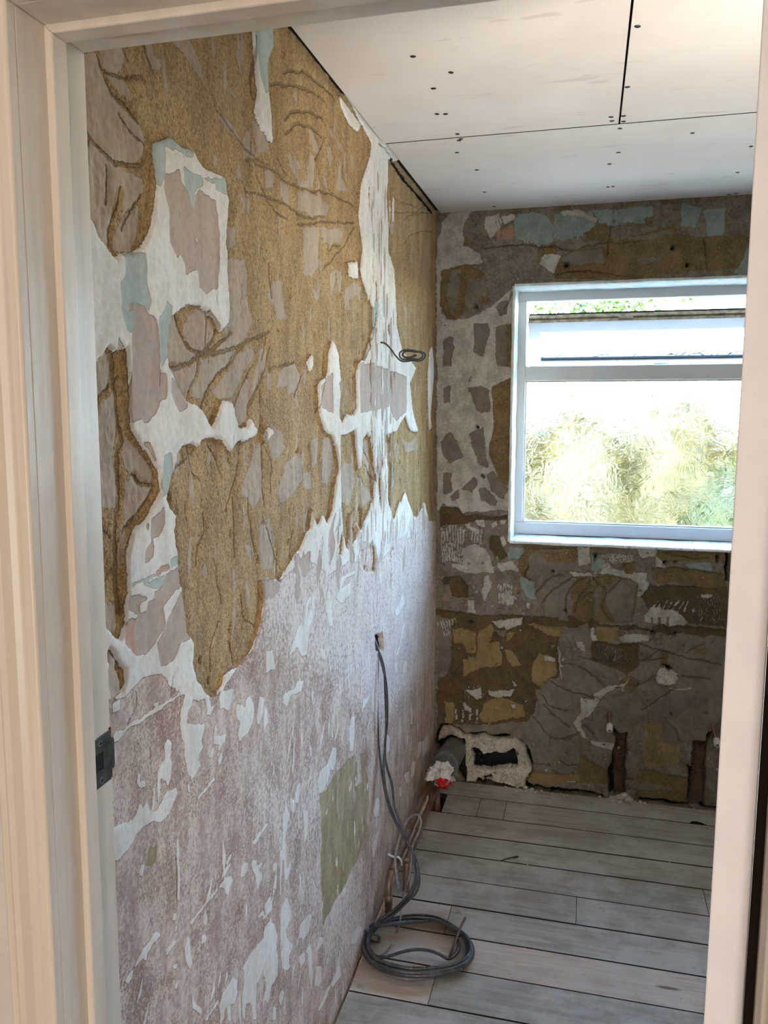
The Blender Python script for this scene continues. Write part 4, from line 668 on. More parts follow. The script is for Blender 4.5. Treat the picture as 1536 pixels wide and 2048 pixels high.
# ---- floorboards
def floor_mat(name, lo, hi, dust, dustamt, knot):
    g = NG(name); oi = g.t.nodes.new('ShaderNodeObjectInfo'); rnd = oi.outputs['Random']
    off = g.t.nodes.new('ShaderNodeCombineXYZ'); g.t.links.new(g.math('MULTIPLY', rnd, 37.0), off.inputs[0]); g.t.links.new(g.math('MULTIPLY', rnd, 11.0), off.inputs[2])
    ad = g.t.nodes.new('ShaderNodeVectorMath'); ad.operation = 'ADD'; g.t.links.new(g.P, ad.inputs[0]); g.t.links.new(off.outputs[0], ad.inputs[1]); v = ad.outputs[0]
    gr = g.noise(14, 5, g.scale(.22, 3.2, 1, v), .6, 1.2); fi = g.noise(60, 4, g.scale(.12, 4, 1, v), .6); big = g.noise(3.2, 4, None, .65); sp = g.noise(90, 3, None, .7); mid = g.noise(11, 5, None, .7)
    c = g.mix(g.rng(gr, .35, .65), srgb(lo), srgb(hi)); c = g.mix(g.rng(fi, .3, .7, 0, .25), c, srgb(lo))
    c = g.mix(g.math('MULTIPLY', g.rng(rnd, 0, 1, 0, .35, False), 1.0), c, srgb([x*.8 for x in srgb_f(lo)]))
    c = g.mix(g.rng(g.math('ADD', g.math('MULTIPLY', big, .6), g.math('MULTIPLY', mid, .4)), .42, .62, 0, dustamt), c, srgb(dust)); c = g.mix(g.rng(sp, .66, .74, 0, .7), c, srgb('#cfcbc4'))
    c = g.mix(g.rng(mid, .60, .72, 0, .5), c, srgb('#54493d'))
    kn = g.voro(3.4, g.scale(.45, 2.3, 1, v)); c = g.mix(g.rng(kn, .035, .07, knot, 0), c, srgb('#5b4434'))
    g.bump(g.math('ADD', gr, g.math('MULTIPLY', fi, .6)), .0012)
    return g.fin(c, g.rng(big, .3, .7, .55, .8))
OLDW = floor_mat('old_floorboard', '#8d867a', '#aca696', '#bab8b0', .75, .6); NEWW = floor_mat('newer_pine_board', '#ad9a86', '#c9b9a5', '#c4beb6', .6, .8)
sub = box('floor', -.06, 2.06, .45, YB+.05, -.16, -.12, DARK, kind='structure', label='floor of worn grey dusty floorboards')
LN = [hit(961, 1596, 2, 0)[1], hit(940, 1632, 2, 0)[1], hit(940, 1670.6, 2, 0)[1], hit(940, 1713, 2, 0)[1], hit(940, 1762, 2, 0)[1], hit(940, 1816, 2, 0)[1], hit(940, 1877, 2, 0)[1], hit(977, 1952, 2, 0)[1], hit(940, 2027, 2, 0)[1]]
while LN[-1] > .9: LN.append(LN[-1]-.135)
print('board edges', [round(x, 3) for x in LN])
edges = [YB-.018]+LN
jx = {1: [hit(958, 1612, 2, 0)[0], hit(1010, 1620, 2, 0)[0]], 4: [hit(1413, 1808, 2, 0)[0]], 5: [hit(1152.5, 1822, 2, 0)[0]], 6: [hit(899, 1828, 2, 0)[0]], 8: [hit(862, 1985, 2, 0)[0]]}
GAP = [.004, .0065, .0035, .0065, .005, .006, .007, .004, .0065]+[.005]*30
DIRT = simple('joint_dirt', '#1d1915', .95, .1)
def board(x0, x1, y0, y1, mat, lab=None, notch=None):
    dz = random.uniform(-.0012, .0008); b = .0012
    V, F = box_vf(x0, x1, y0, y1, -.022+dz, dz); notch = notch
    if notch:       # a broken notch in the edge that faces the camera
        a, c_, dpt = notch; pr = [(x0, y1), (x0, y0), (a, y0), (a+.01, y0+dpt*.8), ((a+c_)/2, y0+dpt), (c_-.015, y0+dpt*.7), (c_, y0), (x1, y0), (x1, y1)]; n = len(pr)
        V = [(p, q, dz) for p, q in pr]+[(p, q, dz-.022) for p, q in pr]; F = [list(range(n)), list(range(2*n-1, n-1, -1))]+[[(i+1) % n, i, n+i, n+(i+1) % n] for i in range(n)]
    me = wm('floorboard', V, F); o = link('floorboard', me, [mat, DIRT], sub)
    for p_ in me.polygons:
        if abs(p_.normal.z) < .5: p_.material_index = 1
    if lab: o['label'] = lab
for i in range(len(edges)-1):
    y1, y0 = edges[i]-GAP[i]*.5, edges[i+1]+GAP[i]*.5
    xs = [.012 if i != 1 else .088]+sorted(jx.get(i, []))+[1.995]
    for k in range(len(xs)-1):
        pine = (i == 6 and k == 0) or i == 7 or (i == 8 and k == 0)
        nt_ = None
        if i == 1 and k == len(xs)-2: nt_ = None
        if i == 0: 
            q = hit(1395, 1649, 2, 0); nt_ = (q[0]-.03, q[0]+.035, .022)
        board(xs[k]+(.001 if k else 0), xs[k+1]-.001, y0, y1, NEWW if pine else OLDW, 'newer pale pine floorboard' if pine else None, nt_)
quadbox('floor_landing', -1.1, 2.1, -3.6, .45, -.06, 0, simple('landing_carpet', '#8d7f70', .95, .1))
quadbox('wall_landing_left', -1.2, -1.1, -3.6, YO, -.06, HC+.3, LAND); quadbox('wall_landing_right', 1.75, 1.85, -3.6, YO, -.06, HC+.3, LAND); quadbox('wall_landing_rear', -1.2, 1.85, -3.7, -3.6, -.06, HC+.3, LAND)
quadbox('wall_front_extension', -1.2, -.115, YO, YI, -.06, HC+.3, LAND); quadbox('ceiling_landing', -1.2, 1.85, -3.7, YO, HC, HC+.1, LAND)

# ---- door lining, stops, architrave, strike plate and the open door leaf
g = NG('gloss_white_paint'); n1 = g.noise(25, 3, g.scale(1, 1, .06)); c = g.mix(g.rng(n1, .35, .65), srgb('#ccc2b2'), srgb('#d8cfc1')); c = g.mix(g.rng(g.noise(14, 5, rough=.7), .66, .74, 0, .35), c, srgb('#a59c8e'))
g.bump(g.math('ADD', n1, g.math('MULTIPLY', g.noise(70, 3), .2)), .0012); GLOSS = g.fin(c, .38)
door = empty('door_1', kind='structure', label='cream painted door lining with moulded architrave and an open door leaf')
def frame_sweep(name, prof, ids=(0, 1, 2), zb=-.02, lab=None):
    """prof: closed list of (w, y); w = distance outward from the opening"""
    n = len(prof)
    for i in ids:
        V = []
        for s_ in (i, i+1):
            for w_, y in prof:
                V.append([(xl_at(zb)-w_, y, zb), (xl_at(ZH)-w_, y, ZH+w_), (XR+w_, y, ZH+w_), (XR+w_, y, zb)][s_])
        F = [[k, (k+1) % n, n+(k+1) % n, n+k] for k in range(n)]+[list(range(n))[::-1], list(range(n, 2*n))]
        o = link(name, wm(name, V, F), GLOSS, door); m = o.modifiers.new('soft', 'BEVEL'); m.width = .0012; m.segments = 2; m.limit_method = 'ANGLE'
        if lab: o['label'] = lab
YH, YE = .716, .828
frame_sweep('door_lining', [(0, YH), (.03, YH), (.03, YE), (0, YE)])
frame_sweep('door_stop', [(.001, .760), (-.0075, .760), (-.0085, .762), (-.0085, .783), (-.0075, .785), (.001, .785)])
frame_sweep('architrave', [(0, YH), (0, YH-.012), (.003, YH-.0145), (.0135, YH-.0145), (.016, YH-.009), (.021, YH-.0085), (.028, YH-.012), (.035, YH-.019), (.042, YH-.021), (.047, YH-.016), (.056, YH-.016), (.060, YH-.012), (.060, YH)])
PLATE = simple('strike_steel', '#5e6460', .35, .2, 60, .0004, 300, metallic=.7)
XS = xl_at(1.12)
py0, py1 = hit(193, 1478, 0, XS), hit(193, 1585, 0, XS); zt, zb_ = py0[2]+.002, py1[2]+.004
zc = (zt+zb_)/2; hz = (zt-zb_)/2
sp = join_vf([box_vf(XS-.001, XS+.0014, .787, .8245, zc+hz*.35, zt, .0005), box_vf(XS-.001, XS+.0014, .787, .8245, zb_, zc-hz*.38, .0005), box_vf(XS-.001, XS+.0014, .811, .832, zc-hz*.62, zc+hz*.62, .0005), box_vf(XS-.006, XS+.0010, .828, .834, zc-hz*.55, zc+hz*.55, .0008)])
spo = link('strike_plate', wm('strike_plate', *sp), PLATE, door, label='dark steel strike plate let into the lining')
box('latch_hole', XS-.001, XS+.0004, .788, .8115, zc-hz*.40, zc+hz*.37, DARK, spo); box('rebate_gap', XS-.001, XS+.0006, .8243, .8278, zb_+.001, zt+.003, simple('cut_wood', '#4a2a18', .9), spo)
for s_ in (1, -1):
    V, F = tube_vf([(XS+.0010, .803, zc+s_*hz*.74), (XS+.0026, .803, zc+s_*hz*.74)], [.0042, .0036], 12); so = link('screw', wm('screw', V, F), METAL, spo)
    V, F = join_vf([box_vf(XS+.0025, XS+.0029, .8005, .8055, zc+s_*hz*.74-.0006, zc+s_*hz*.74+.0006), box_vf(XS+.0025, XS+.0029, .8024, .8036, zc+s_*hz*.74-.0025, zc+s_*hz*.74+.0025)]); link('screw_slot', wm('screw_slot', V, F), DARK, spo)
for o in [spo]+list(spo.children)+[q for c_ in spo.children for q in c_.children]:
    for v in o.data.vertices: v.co.x += (v.co.z-1.12)*.0134
LX0, LX1 = hit(1408, 2048, 1, .8325)[0], hit(1480.5, 2048, 1, .8325)[0]
print('leaf', LX0, LX1)
OPEN = math.radians(15); ct, st_ = math.cos(OPEN), math.sin(OPEN); LT = (LX1-LX0)/ct
V, F = box_vf(-LT, 0, 0, .73, .008, ZH-.004, .0015); V = [(LX1+a*ct+b*st_, .8325-a*st_+b*ct-.006, c) for a, b, c in V]
leaf = link('door_leaf', wm('door_leaf', V, F), simple('door_paint', '#f2f1f2', .45, .02, 20, .0006, 40), door, label='white door leaf standing open, seen on its hinge edge')
box('gap_shade_strip', .7955, .815, .8285, .836, 0, ZH, simple('gap_shade_paint', '#2e2319', .9, .1), door, label='dark strip painted as the shade in the gap between the hinge edge and the lining')  # dark strip added in the hinge gap, its shade put into the colour
for zc_ in (.25, 1.75): 
    V, F = tube_vf([(XR+.006, .840, zc_-.045), (XR+.006, .840, zc_+.045)], .0045, 10); link('hinge', wm('hinge', V, F), METAL, door)

# ---- cables
g = NG('grey_cable'); c = g.mix(g.rng(g.noise(40, 3), .35, .7), srgb('#33373b'), srgb('#4c5256')); c = g.mix(g.rng(g.noise(130, 3), .60, .72, 0, .4), c, srgb('#9aa0a4')); CABLE = g.fin(c, .38)
DUSTY = simple('dusty_cable', '#8f9294', .5, .2, 60)
def cable(name, P, parent, mat=None, r=.0034, rb=.0060, m=6, closed=False, **p): return tube(name, catmull(P, m, closed), r, mat or CABLE, parent, 8, rb, closed, **p)
# stub of cable high on the long wall
a0 = hit(761, 685, 0, .0); NRM = np.array([-.5, 1.0, 0])
up = empty('coiled_cable', tuple(a0)); tag(up, 'short dark cable end wound into a small flat coil high on the side wall', 'cable')
cq = [(232, 490), (300, 500), (390, 560), (470, 650), (540, 750), (620, 840), (700, 900), (800, 910), (940, 890), (1100, 900), (1190, 850), (1220, 770), (1170, 710), (1040, 690), (900, 665), (780, 665), (690, 710), (670, 780), (710, 850), (800, 875), (950, 860), (1080, 870), (1170, 830), (1180, 760), (1120, 715), (1000, 705), (850, 690), (780, 720), (755, 770), (790, 820), (880, 835), (960, 815), (1020, 790), (1065, 785)]
P3 = [hitp(740+x*.09115, 640+y*.09115, a0-np.array([0, 0, 0]), NRM)+np.array([.0, -.0012*i*.7, 0]) for i, (x, y) in enumerate(cq)]
P3[0] = P3[0]+np.array([-.012, .01, 0])
cable('cable', P3, up, r=.0026, rb=.0040)
# long cables out of the chase, down to the coil on the floor
Ya = hit(757, 1280, 0, .0)[1]; Yc = hit(745, 1885, 2, .02)[1]+.03
print('Ya', Ya, 'coil y', Yc, hit(835, 1885, 2, 0))
cb = empty('cable_bundle', (.3, Yc, 0)); tag(cb, 'grey electrical cables hanging from the side wall into a tied coil on the floorboards', 'cable')
def drop(pts, k=0):
    out = []
    for i, (x, y) in enumerate(pts):
        t = min(1, max(0, (y-1450)/400)); t = t*t*(3-2*t); out.append(hit(x, y, 1, Ya-.004*k-(Ya-Yc)*t)+np.array([.004*(1-t), 0, 0]))
    out[0] = np.array([-.02, Ya, out[0][2]+.02]); return out
c1 = [(757, 1279), (753, 1310), (752, 1380), (753, 1450), (756, 1500), (764, 1560), (775, 1610), (790, 1645), (805, 1670), (818, 1690), (828, 1712), (834, 1740), (833, 1765), (822, 1790), (800, 1815), (775, 1835), (752, 1852)]
c2 = [(759, 1281), (764, 1330), (768, 1380), (770, 1450), (767, 1500), (765, 1540), (772, 1590), (788, 1635), (808, 1675), (822, 1700), (829, 1730), (828, 1765), (812, 1795), (785, 1822), (757, 1847)]
c3 = [(760, 1284), (767, 1350), (772, 1430), (767, 1500), (772, 1535), (782, 1570), (787, 1610), (797, 1640), (812, 1680), (826, 1705), (834, 1732), (838, 1760), (832, 1785), (815, 1803), (790, 1828), (765, 1850)]
def onfloor(pts, z): return [hit(x, y, 2, z if not hasattr(z, '__len__') else z[i]) for i, (x, y) in enumerate(pts)]
base_loop = [(726, 1893), (731, 1868), (748, 1848), (782, 1836), (825, 1830), (872, 1835), (912, 1856), (936, 1878), (944, 1902), (936, 1922), (910, 1938), (868, 1946), (820, 1948), (775, 1939), (742, 1922)]
rr = random.Random(4)
def loops(n, dz0, seed, sx=1.0, sy=1.0, start=1):
    rq = random.Random(seed); out = []
    for k in range(n):
        ox, oy = rq.uniform(-5, 5), rq.uniform(-4, 4); f = rq.uniform(.93, 1.03)
        for i in range(len(base_loop)):
            x, y = base_loop[(i+start) % len(base_loop)]; pull = .5 if x < 760 else 1.0
            out.append(hit(836+(x-836)*f*sx+ox*pull, 1892+(y-1892)*f*sy+oy*pull, 2, dz0+.0055*k+rq.uniform(0, .004)))
    return out
for k, (c_, n_, sd, sx, sy) in enumerate([(c1, 3, 1, 1.0, 1.0), (c2, 3, 2, .97, 1.02), (c3, 3, 3, 1.0, .92)]):
    L = loops(n_, .007+.012*k, sd, sx, sy, 3); D = drop(c_, k); cable('cable', D+L[2:], cb)
c4 = [(799, 1781), (792, 1741), (791, 1714), (796, 1687), (804, 1664), (811, 1647), (821, 1634), (834, 1629), (842, 1641), (838, 1662), (826, 1690), (823, 1716), (818, 1754), (810, 1778), (804, 1808), (800, 1842), (788, 1880), (772, 1903), (756, 1911), (744, 1900)]
P4 = []
for i, (x, y) in enumerate(c4):
    t = min(1, max(0, (y-1630)/230)); P4.append(hit(x, y, 1, Yc+.15-.10*t+(.03 if i < 7 else 0)))
P4[-1] = hit(744, 1900, 2, .03); P4[-2] = hit(756, 1911, 2, .03); P4[-3] = hit(772, 1903, 2, .035)
cable('cable', P4, cb, r=.0028, rb=.0048, label='paler dusty cable bent into a tall loop').data.materials[0] = DUSTY
c5 = [(733, 1905), (748, 1915), (772, 1914), (800, 1905), (830, 1899), (858, 1901), (880, 1909), (896, 1917), (912, 1907), (918, 1890), (912, 1874)]
cable('cable', onfloor(c5, [.03]*7+[.02]*4), cb)
c6 = [(898, 1917), (905, 1898), (912, 1878), (919, 1860), (926, 1845), (931, 1835)]
q0 = hit(898, 1917, 2, .012); cable('cable', [np.array([*hit(x, y, 1, q0[1]+.004*i)]) for i, (x, y) in enumerate(c6)], cb, r=.003, rb=.006, label='cut brown-grey cable end standing up').data.materials[0] = simple('grimy_cable', '#6b6058', .6, .2, 60)
tp = [hit(x, y, 2, z) for x, y, z in ((727, 1868, .012), (731, 1862, .045), (745, 1868, .05), (757, 1873, .045), (756, 1884, .012), (742, 1880, .004))]
tube('cable_tie', catmull(tp, 5, True), .0022, CABLE, cb, 6, .006, True)
rebase(cb, (.3, Yc, 0)); rebase(up, tuple(a0))

# ---- copper pipes along the foot of the long wall
g = NG('old_copper'); n1 = g.noise(30, 4, g.scale(1, .4, 1), .65); c = g.mix(g.rng(n1, .35, .6), srgb('#5f4030'), srgb('#8f6247')); c = g.mix(g.rng(g.noise(17, 4, rough=.7), .42, .56, 0, .8), c, srgb('#857a6e')); COPPER = g.fin(c, .45, Metallic=g.rng(n1, .4, .6, .2, .7))
e0 = hit(777, 1745, 0, .036); f0 = hit(866, 1552, 0, .036); g0 = hit(800, 1700, 0, .036)
print('pipe', e0, g0, f0)
pz = g0[2]
cp = empty('copper_pipe', (.036, e0[1], 0)); tag(cp, 'old copper pipe running along the wall foot, bending down into the floor', 'pipe', 'copper pipes along the side wall')
ye = e0[1]; path = [(.036, 3.04, -.04), (.036, 3.04, .03), (.036, 3.03, pz-.035), (.036, 3.0, pz-.008), (.036, 2.94, pz), (.036, ye+.10, pz), (.036, ye+.04, pz-.003), (.036, ye+.012, pz-.018), (.036, ye, pz-.045), (.036, ye, .05), (.036, ye, -.04)]
tube('pipe_run', catmull(path, 6), .0115, COPPER, cp, 14); 
V, F = tube_vf([(.036, ye+.10, pz), (.036, ye+.14, pz)], .0135, 14); link('pipe_collar', wm('pipe_collar', V, F, True), COPPER, cp); V, F = tube_vf([(.036, ye, pz-.06), (.036, ye, pz-.10)], .0135, 14); link('pipe_collar', wm('pipe_collar', V, F, True), COPPER, cp)
g1 = hit(812, 1712, 0, .066); h1 = hit(857, 1592, 0, .066)
cp2 = empty('copper_pipe', (.066, g1[1], 0)); tag(cp2, 'lower outer copper pipe beside the wall, ending behind the coiled cables', 'pipe', 'copper pipes along the side wall')
z2 = .100; path = [(.066, 3.02, -.04), (.066, 3.02, .03), (.066, 3.01, z2-.03), (.066, 2.98, z2-.006), (.066, 2.92, z2), (.066, g1[1]+.05, z2), (.066, g1[1]+.015, z2-.005), (.066, g1[1], -.03)]
tube('pipe_run', catmull(path, 6), .0115, COPPER, cp2, 14)
q = hit(799, 1711, 0, .05); 
cl = [(.01, q[1], q[2]+.0), (.03, q[1], pz+.014), (.045, q[1], pz+.015), (.056, q[1], pz+.004), (.058, q[1], pz-.012)]
tube('pipe_clip', catmull(cl, 5), .0018, simple('clip_white', '#c8cdd0', .5), cp, 6, .006)
rebase(cp, (.036, ye, 0)); rebase(cp2, (.066, g1[1], 0))

# ---- grey waste pipe stuffed with a plastic bag
SOIL = simple('grey_waste_pipe', '#6f736f', .5, .15, 25, .0006, 90)
b0 = hit(909, 1497, 1, YB-.0); b1 = hit(888, 1533, 1, YB-.32); print('soil', b0, b1)
wp = empty('waste_pipe', tuple((b0+b1)/2)); tag(wp, 'fat grey plastic waste pipe coming out of the window wall in the corner', 'pipe')
ax_ = (b1-b0)/np.linalg.norm(b1-b0); R1 = .052
V, F = tube_vf([b0-ax_*.05, b0+ax_*.02, b1-ax_*.06, b1], R1, 28, cap=False); V2, F2 = tube_vf([b1, b1-ax_*.12], R1-.004, 28, cap=False); k = len(V)
V = list(V)+list(V2); F = F+[[i+k for i in f] for f in F2]+[[3*28+i, 3*28+(i+1) % 28, k+(i+1) % 28, k+i] for i in range(28)]
link('pipe_barrel', wm('pipe_barrel', V, F, True), SOIL, wp)
V, F = tube_vf([b1-ax_*.055, b1-ax_*.05, b1-ax_*.045], [R1+.001, R1+.003, R1+.001], 28, cap=False); link('pipe_rim', wm('pipe_rim', V, F, True), SOIL, wp)
rebase(wp, tuple((b0+b1)/2))
g = NG('thin_plastic'); g.bump(g.noise(60, 4, dist=1.0), .003); BAG = g.fin(srgb('#cfcac8'), .4, Subsurface_Weight=.1)
tip = hit(887, 1590, 1, b1[1]-.085)
bag = empty('plastic_bag', tuple(b1)); b1 = b1+np.array([0, 0, -.012])-ax_*.0; tag(bag, 'crumpled white plastic bag stuffed into the mouth of the waste pipe', 'bag')
def crumple(name, c0, c1, rad, mat, seed, nr=26, ns=44, amp=.25, parent=None, flare=None):
    ax2 = (c1-c0); L = np.linalg.norm(ax2); ax2 = ax2/L; s1 = np.cross(ax2, [0, 0, 1.]); s1 /= np.linalg.norm(s1); s2 = np.cross(ax2, s1); V = []
    for i in range(nr):
        t = i/(nr-1); base = np.interp(t, np.linspace(0, 1, len(rad)), rad)
        for j in range(ns):
            a = 2*PI*j/ns; n_ = float(fbm(np.array(math.cos(a)*1.7+seed), np.array(math.sin(a)*1.7+t*2.2), 1.6, 3, seed)); fold = abs(math.sin(a*4+seed+3*t))*.18
            rr_ = base*(1+amp*n_*2-fold)
            V.append(c0+ax2*(t*L+.012*n_)+s1*math.cos(a)*rr_+s2*math.sin(a)*rr_)
    F = [[i*ns+j, i*ns+(j+1) % ns, (i+1)*ns+(j+1) % ns, (i+1)*ns+j] for i in range(nr-1) for j in range(ns)]+[list(range(ns))[::-1], list(range((nr-1)*ns, nr*ns))]
    return link(name, wm(name, V, F, True), mat, parent)
crumple('bag_body', b1-ax_*.05+np.array([-.004, 0, 0]), b1+ax_*.055+np.array([-.002, 0, -.030]), [.036, .045, .048, .046, .040, .030], BAG, 3, parent=bag)
crumple('bag_folds', b1+np.array([-.028, -.01, -.005]), b1+np.array([-.062, -.045, -.030]), [.026, .024, .016, .005], BAG, 8, 14, 28, .35, parent=bag)
crumple('red_tape', b1+ax_*.035+np.array([.0, 0, -.038]), b1+ax_*.062+np.array([.006, 0, -.060]), [.030, .031, .026, .012], simple('red_tape', '#b3121b', .35, .1), 11, 12, 30, .22, parent=bag, )['label'] = 'bright red tape round the bag end'
rebase(bag, tuple(b1))

# ---- pipe tails with caps, small fittings on the window wall
CAPM = simple('white_cap', '#d6d4cc', .4, .03)
def tail(px, py, label, lean):
    p = hit(px, py, 1, YB-.035); e = empty('pipe_tail', tuple(p)); tag(e, label, 'pipe')
    tube('copper_stub', catmull([(p[0]+lean, YB+.02, p[2]+.055), (p[0]+lean*.8, YB-.004, p[2]+.045), (p[0]+lean*.3, YB-.016, p[2]+.018), (p[0], YB-.026, p[2]+.004)], 5), .0075, COPPER, e, 12)
    V, F = tube_vf([(p[0], YB-.018, p[2]+.008), (p[0], YB-.024, p[2]+.003), (p[0]-.001, YB-.050, p[2]-.004), (p[0]-.001, YB-.054, p[2]-.005)], [.010, .0135, .0135, .011], 18); cpo = link('end_cap', wm('end_cap', V, F, True), CAPM, e); cpo['label'] = 'white plastic end cap'
    V, F = tube_vf([(p[0]-.001, YB-.054, p[2]-.0055), (p[0]-.001, YB-.0553, p[2]-.006)], .0055, 12); link('cap_recess', wm('cap_recess', V, F, True), SOIL, cpo)
    rebase(e, tuple(p))
tail(1219.5, 1455, 'white-capped copper pipe tail above the first wall chase', -.004); tail(1434, 1484, 'white-capped copper pipe tail beside the door edge, right of the second chase', -.016)
p = hit(893, 1161, 1, YB-.006); e = empty('wall_fixing', tuple(p)); tag(e, 'small dark round fixing ring in the window wall near the corner', 'fixing')
th = np.linspace(0, 2*PI, 24, endpoint=False); tube('ring', [(p[0]+.014*math.cos(a), YB-.006, p[2]+.014*math.sin(a)) for a in th], .0028, simple('dark_iron', '#3a342e', .6), e, 8, closed=True)
V, F = tube_vf([(p[0], YB+.01, p[2]), (p[0], YB-.004, p[2])], [.012, .007], 14); link('screw', wm('screw', V, F, True), simple('dull_screw', '#5a5248', .5, .1, 40, metallic=.6), e); rebase(e, tuple(p))

# ---- rubble and a splinter on the floor
def chunk(c, r_, rq):
    V = []; F = []
    for i in range(3):
        zz = (-.6, .1, .75)[i]; rr_ = (.8, 1.0, .5)[i]
        for j in range(5): a = 2*PI*j/5+i*.4; k = rr_*rq.uniform(.7, 1.2); V.append((c[0]+r_*k*math.cos(a), c[1]+r_*k*math.sin(a)*rq.uniform(.7, 1.1), max(.0003, c[2]+r_*.8*zz)))
    for i in range(2):
        for j in range(5): F.append([i*5+j, i*5+(j+1) % 5, i*5+5+(j+1) % 5, i*5+5+j])
    return V, F+[[4, 3, 2, 1, 0], [10, 11, 12, 13, 14]]
rq = random.Random(12); parts = []
for k in range(230):
    u = rq.random()
    if u < .42: x = rq.gauss(.40, .05) if rq.random() < .5 else rq.uniform(.15, 1.2); y = YB-.022-abs(rq.gauss(0, .02)); s_ = rq.choice([.002, .003, .004, .006])
    elif u < .6: q = hit(rq.gauss(1240, 25), 1594, 2, 0); x, y = q[0], YB-.02-abs(rq.gauss(0, .012)); s_ = rq.uniform(.002, .008)
    else: x = rq.uniform(.06, 1.2); y = rq.uniform(1.7, YB-.03); s_ = rq.choice([.001, .0015, .002, .003])
    parts.append(chunk((x, y, s_*.6), s_, rq))
for px, py, s_ in [(1036, 1568, .010), (1052, 1566, .012), (1066, 1571, .008), (1222, 1592, .009), (1252, 1592, .013), (1262, 1597, .010), (918, 1824, .007), (922, 1828, .005), (914, 1826, .004), (1398, 1675, .003)]:
    q = hit(px, py, 2, 0); parts.append(chunk((q[0], min(q[1], YB-.02), s_*.6), s_, rq))
V, F = join_vf(parts); o = link('plaster_crumbs', wm('plaster_crumbs', V, F), simple('crumb_plaster', '#bdb6a6', .9, .1), kind='stuff', label='crumbs of pale plaster scattered on the floorboards and along the window wall'); o['category'] = 'rubble'
q1, q2 = hit(1003, 1721, 2, .004), hit(1037, 1713, 2, .006)
sp_o = tube('wood_splinter', catmull([q1, q1*.6+q2*.4+np.array([0, .002, .001]), q2], 5), [.0022]*5+[.003]*3+[.004, .0045, .002], simple('dark_splinter', '#2c2620', .8), None, 6)
tag(sp_o, 'thin dark splinter of wood lying across a floorboard joint', 'splinter')

# ---- garden seen through the window
g = NG('dry_lawn'); c = g.mix(g.rng(g.noise(.35, 4), .4, .6), srgb('#3f3a12'), srgb('#4c4318')); c = g.mix(g.rng(g.noise(2.5, 4), .45, .65, 0, .5), c, srgb('#36401a'))
LAWN = g.fin(c, .95); g = NG('pale_bounce'); BOUNCE = g.fin(g.mix(g.rng(g.noise(3, 4), .4, .6), srgb('#cbbfa4'), srgb('#d8ceb8')), .9); box('bounce_slab', -12, 14, YB+.35, 17, -2.72, -2.68, BOUNCE, kind='structure', label='unseen pale ground added below the window to bounce light up'); box('ground', -90, 90, YB+.1, 160, -2.9, -2.7, LAWN, kind='structure')  # unseen pale slab added below the window to bounce sunlight into the room
def leaf_mat(name, lo, hi): 
    g = NG(name); c = g.mix(g.rng(g.noise(5, 3), .35, .65), srgb(lo), srgb(hi)); return g.fin(c, .6, Transmission_Weight=0.0)
BARK = simple('bark', '#5a4a38', .9, .2, 8)
def foliage(name, centres, n, size, mat, seed, parent, dense=True):
    rq = np.random.RandomState(seed); c = np.array(centres, float); wts = c[:, 3:6].prod(1)**.6; wts /= wts.sum(); k = rq.choice(len(c), n, p=wts)
    d = rq.normal(size=(n, 3)); d /= np.linalg.norm(d, axis=1)[:, None]; rad = rq.uniform(.55, 1.0, n)[:, None]**.6
    P = c[k, :3]+d*rad*c[k, 3:6]; a = rq.normal(size=(n, 3)); a /= np.linalg.norm(a, axis=1)[:, None]; b = np.cross(a, rq.normal(size=(n, 3))); b /= np.linalg.norm(b, axis=1)[:, None]
    s_ = size*rq.uniform(.6, 1.3, n)[:, None]; V = np.stack([P-a*s_, P-b*s_*.45+a*s_*.1, P+a*s_, P+b*s_*.45+a*s_*.1], 1).reshape(-1, 3)
    F = [[4*i, 4*i+1, 4*i+2, 4*i+3] for i in range(n)]; cores = []
    for q in c:
        bm = bmesh.new(); bmesh.ops.create_icosphere(bm, subdivisions=3, radius=1.0)
        for v in bm.verts: d_ = .80+.12*float(fbm(np.array(v.co.x*2+q[0]), np.array(v.co.z*2+v.co.y*2), 1.5, 3, seed)); v.co = Vector((q[0]+v.co.x*d_*q[3], q[1]+v.co.y*d_*q[4], q[2]+v.co.z*d_*q[5]))
        bm.verts.index_update(); cores.append(([v.co[:] for v in bm.verts], [[v.index for v in f.verts] for f in bm.faces])); bm.free()
    if dense: V, F = join_vf([(V, F)]+cores)
    return link(name, wm(name, V, F), mat, parent)
def plant(kind, label, x, y, cl, n, size, mat, seed, cat, trunk_h, group=None):
    e = empty(kind, (x, y, -2.7)); tag(e, label, cat, group); foliage('foliage', [(x+a, y+b, c, d, f, h) for a, b, c, d, f, h in cl], n, size, mat, seed, e, cat != 'tree')
    tube('trunk', [(x, y, -2.75), (x+.05, y, -2.7+trunk_h*.5), (x, y, -2.7+trunk_h)], [.12, .09, .05], BARK, e, 10); rebase(e, (x, y, -2.7))
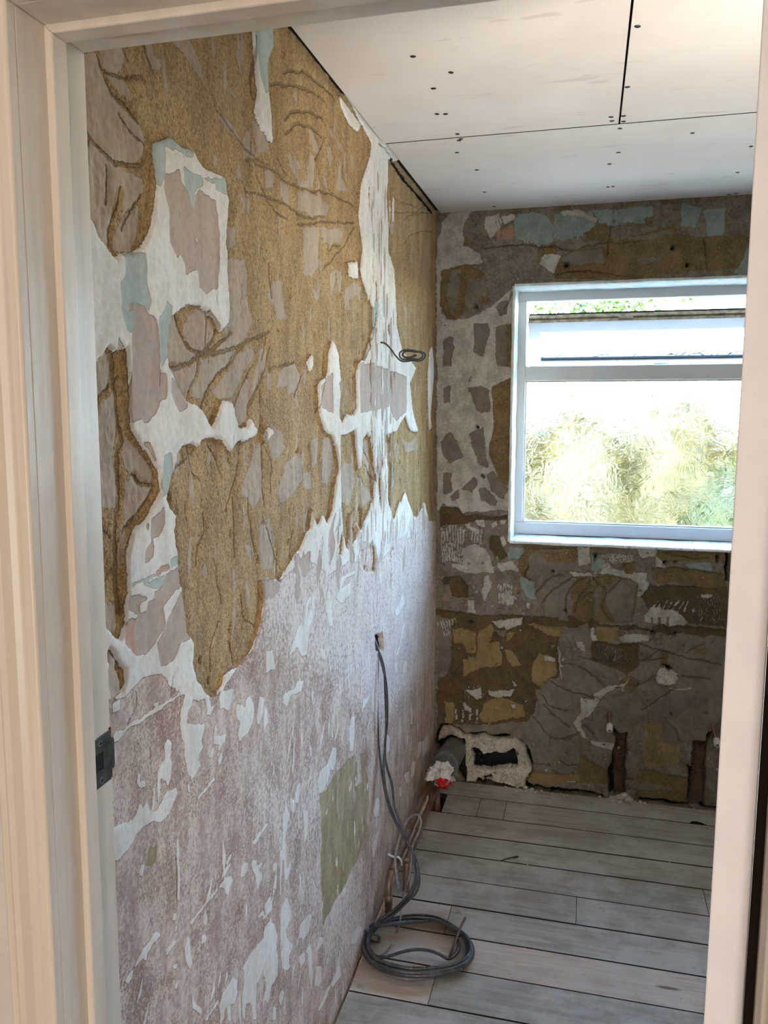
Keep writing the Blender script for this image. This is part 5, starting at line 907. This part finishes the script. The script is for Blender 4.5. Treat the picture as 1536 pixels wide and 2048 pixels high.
GREEN = leaf_mat('leaf_green', (.155, .175, .015), (.215, .235, .03)); LIME = leaf_mat('leaf_lime', (.20, .32, .05), (.30, .38, .1)); GOLD = leaf_mat('leaf_gold', (.20, .172, .0), (.275, .235, .005))
plant('green_shrub', 'tall light green shrub blurred behind the right of the obscured pane', 2.05, 8.0, [(0, 0, -.55, .75, .6, 1.75), (.8, .2, -.3, .8, .6, 1.8), (-.35, -.1, -1.3, .5, .5, 1.5)], 9000, .06, GREEN, 1, 'shrub', 2.5)
plant('golden_shrub', 'golden yellow shrub blurred behind the left of the obscured pane', -.2, 8.6, [(0, 0, -.9, .9, .6, 1.75), (.75, .1, -1.2, .55, .5, 1.6), (-.9, 0, -1.0, .9, .7, 1.8)], 11000, .06, GOLD, 2, 'shrub', 1.5)
e = empty('hedge', (2, 13.5, -2.7)); tag(e, 'long yellowish hedge closing the garden beyond the shed', 'hedge'); foliage('foliage', [(-14+i*1.6, 13.5+.3*math.sin(i*2.1), -.7, 1.3, .8, 2.75+.15*math.sin(i*1.3)) for i in range(24)], 42000, .13, GOLD, 7, e); rebase(e, (2, 13.5, -2.7))
plant('lime_tree', 'leafy tree seen through the gap above the tilted sash', .75, 17.5, [(0, 0, 4.2, .9, .9, 1.0), (.9, .3, 4.0, .6, .7, .8), (-.8, 0, 3.7, .6, .7, .8), (1.75, .3, 4.25, .25, .4, .6), (.2, 0, 3.0, .8, .8, .8)], 2600, .075, LIME, 3, 'tree', 6.4)
sh = empty('garden_shed', (1.25, 10.8, -2.7)); tag(sh, 'brown garden shed blurred behind the middle of the obscured pane', 'shed')
SHED = simple('shed_wood', '#33201a', .8, .15, 3)
box('shed_body', .75, 1.75, 10.2, 11.4, -2.7, -.9, SHED, sh); V = [(.65, 10.1, -.95), (1.85, 10.1, -.95), (1.85, 11.5, -.95), (.65, 11.5, -.95), (1.25, 10.1, -.2), (1.25, 11.5, -.2)]
link('shed_roof', wm('shed_roof', V, [[0, 1, 4], [2, 3, 5], [1, 2, 5, 4], [3, 0, 4, 5], [3, 2, 1, 0]]), simple('felt', '#5a5650', .9), sh); rebase(sh, (1.25, 10.8, -2.7))
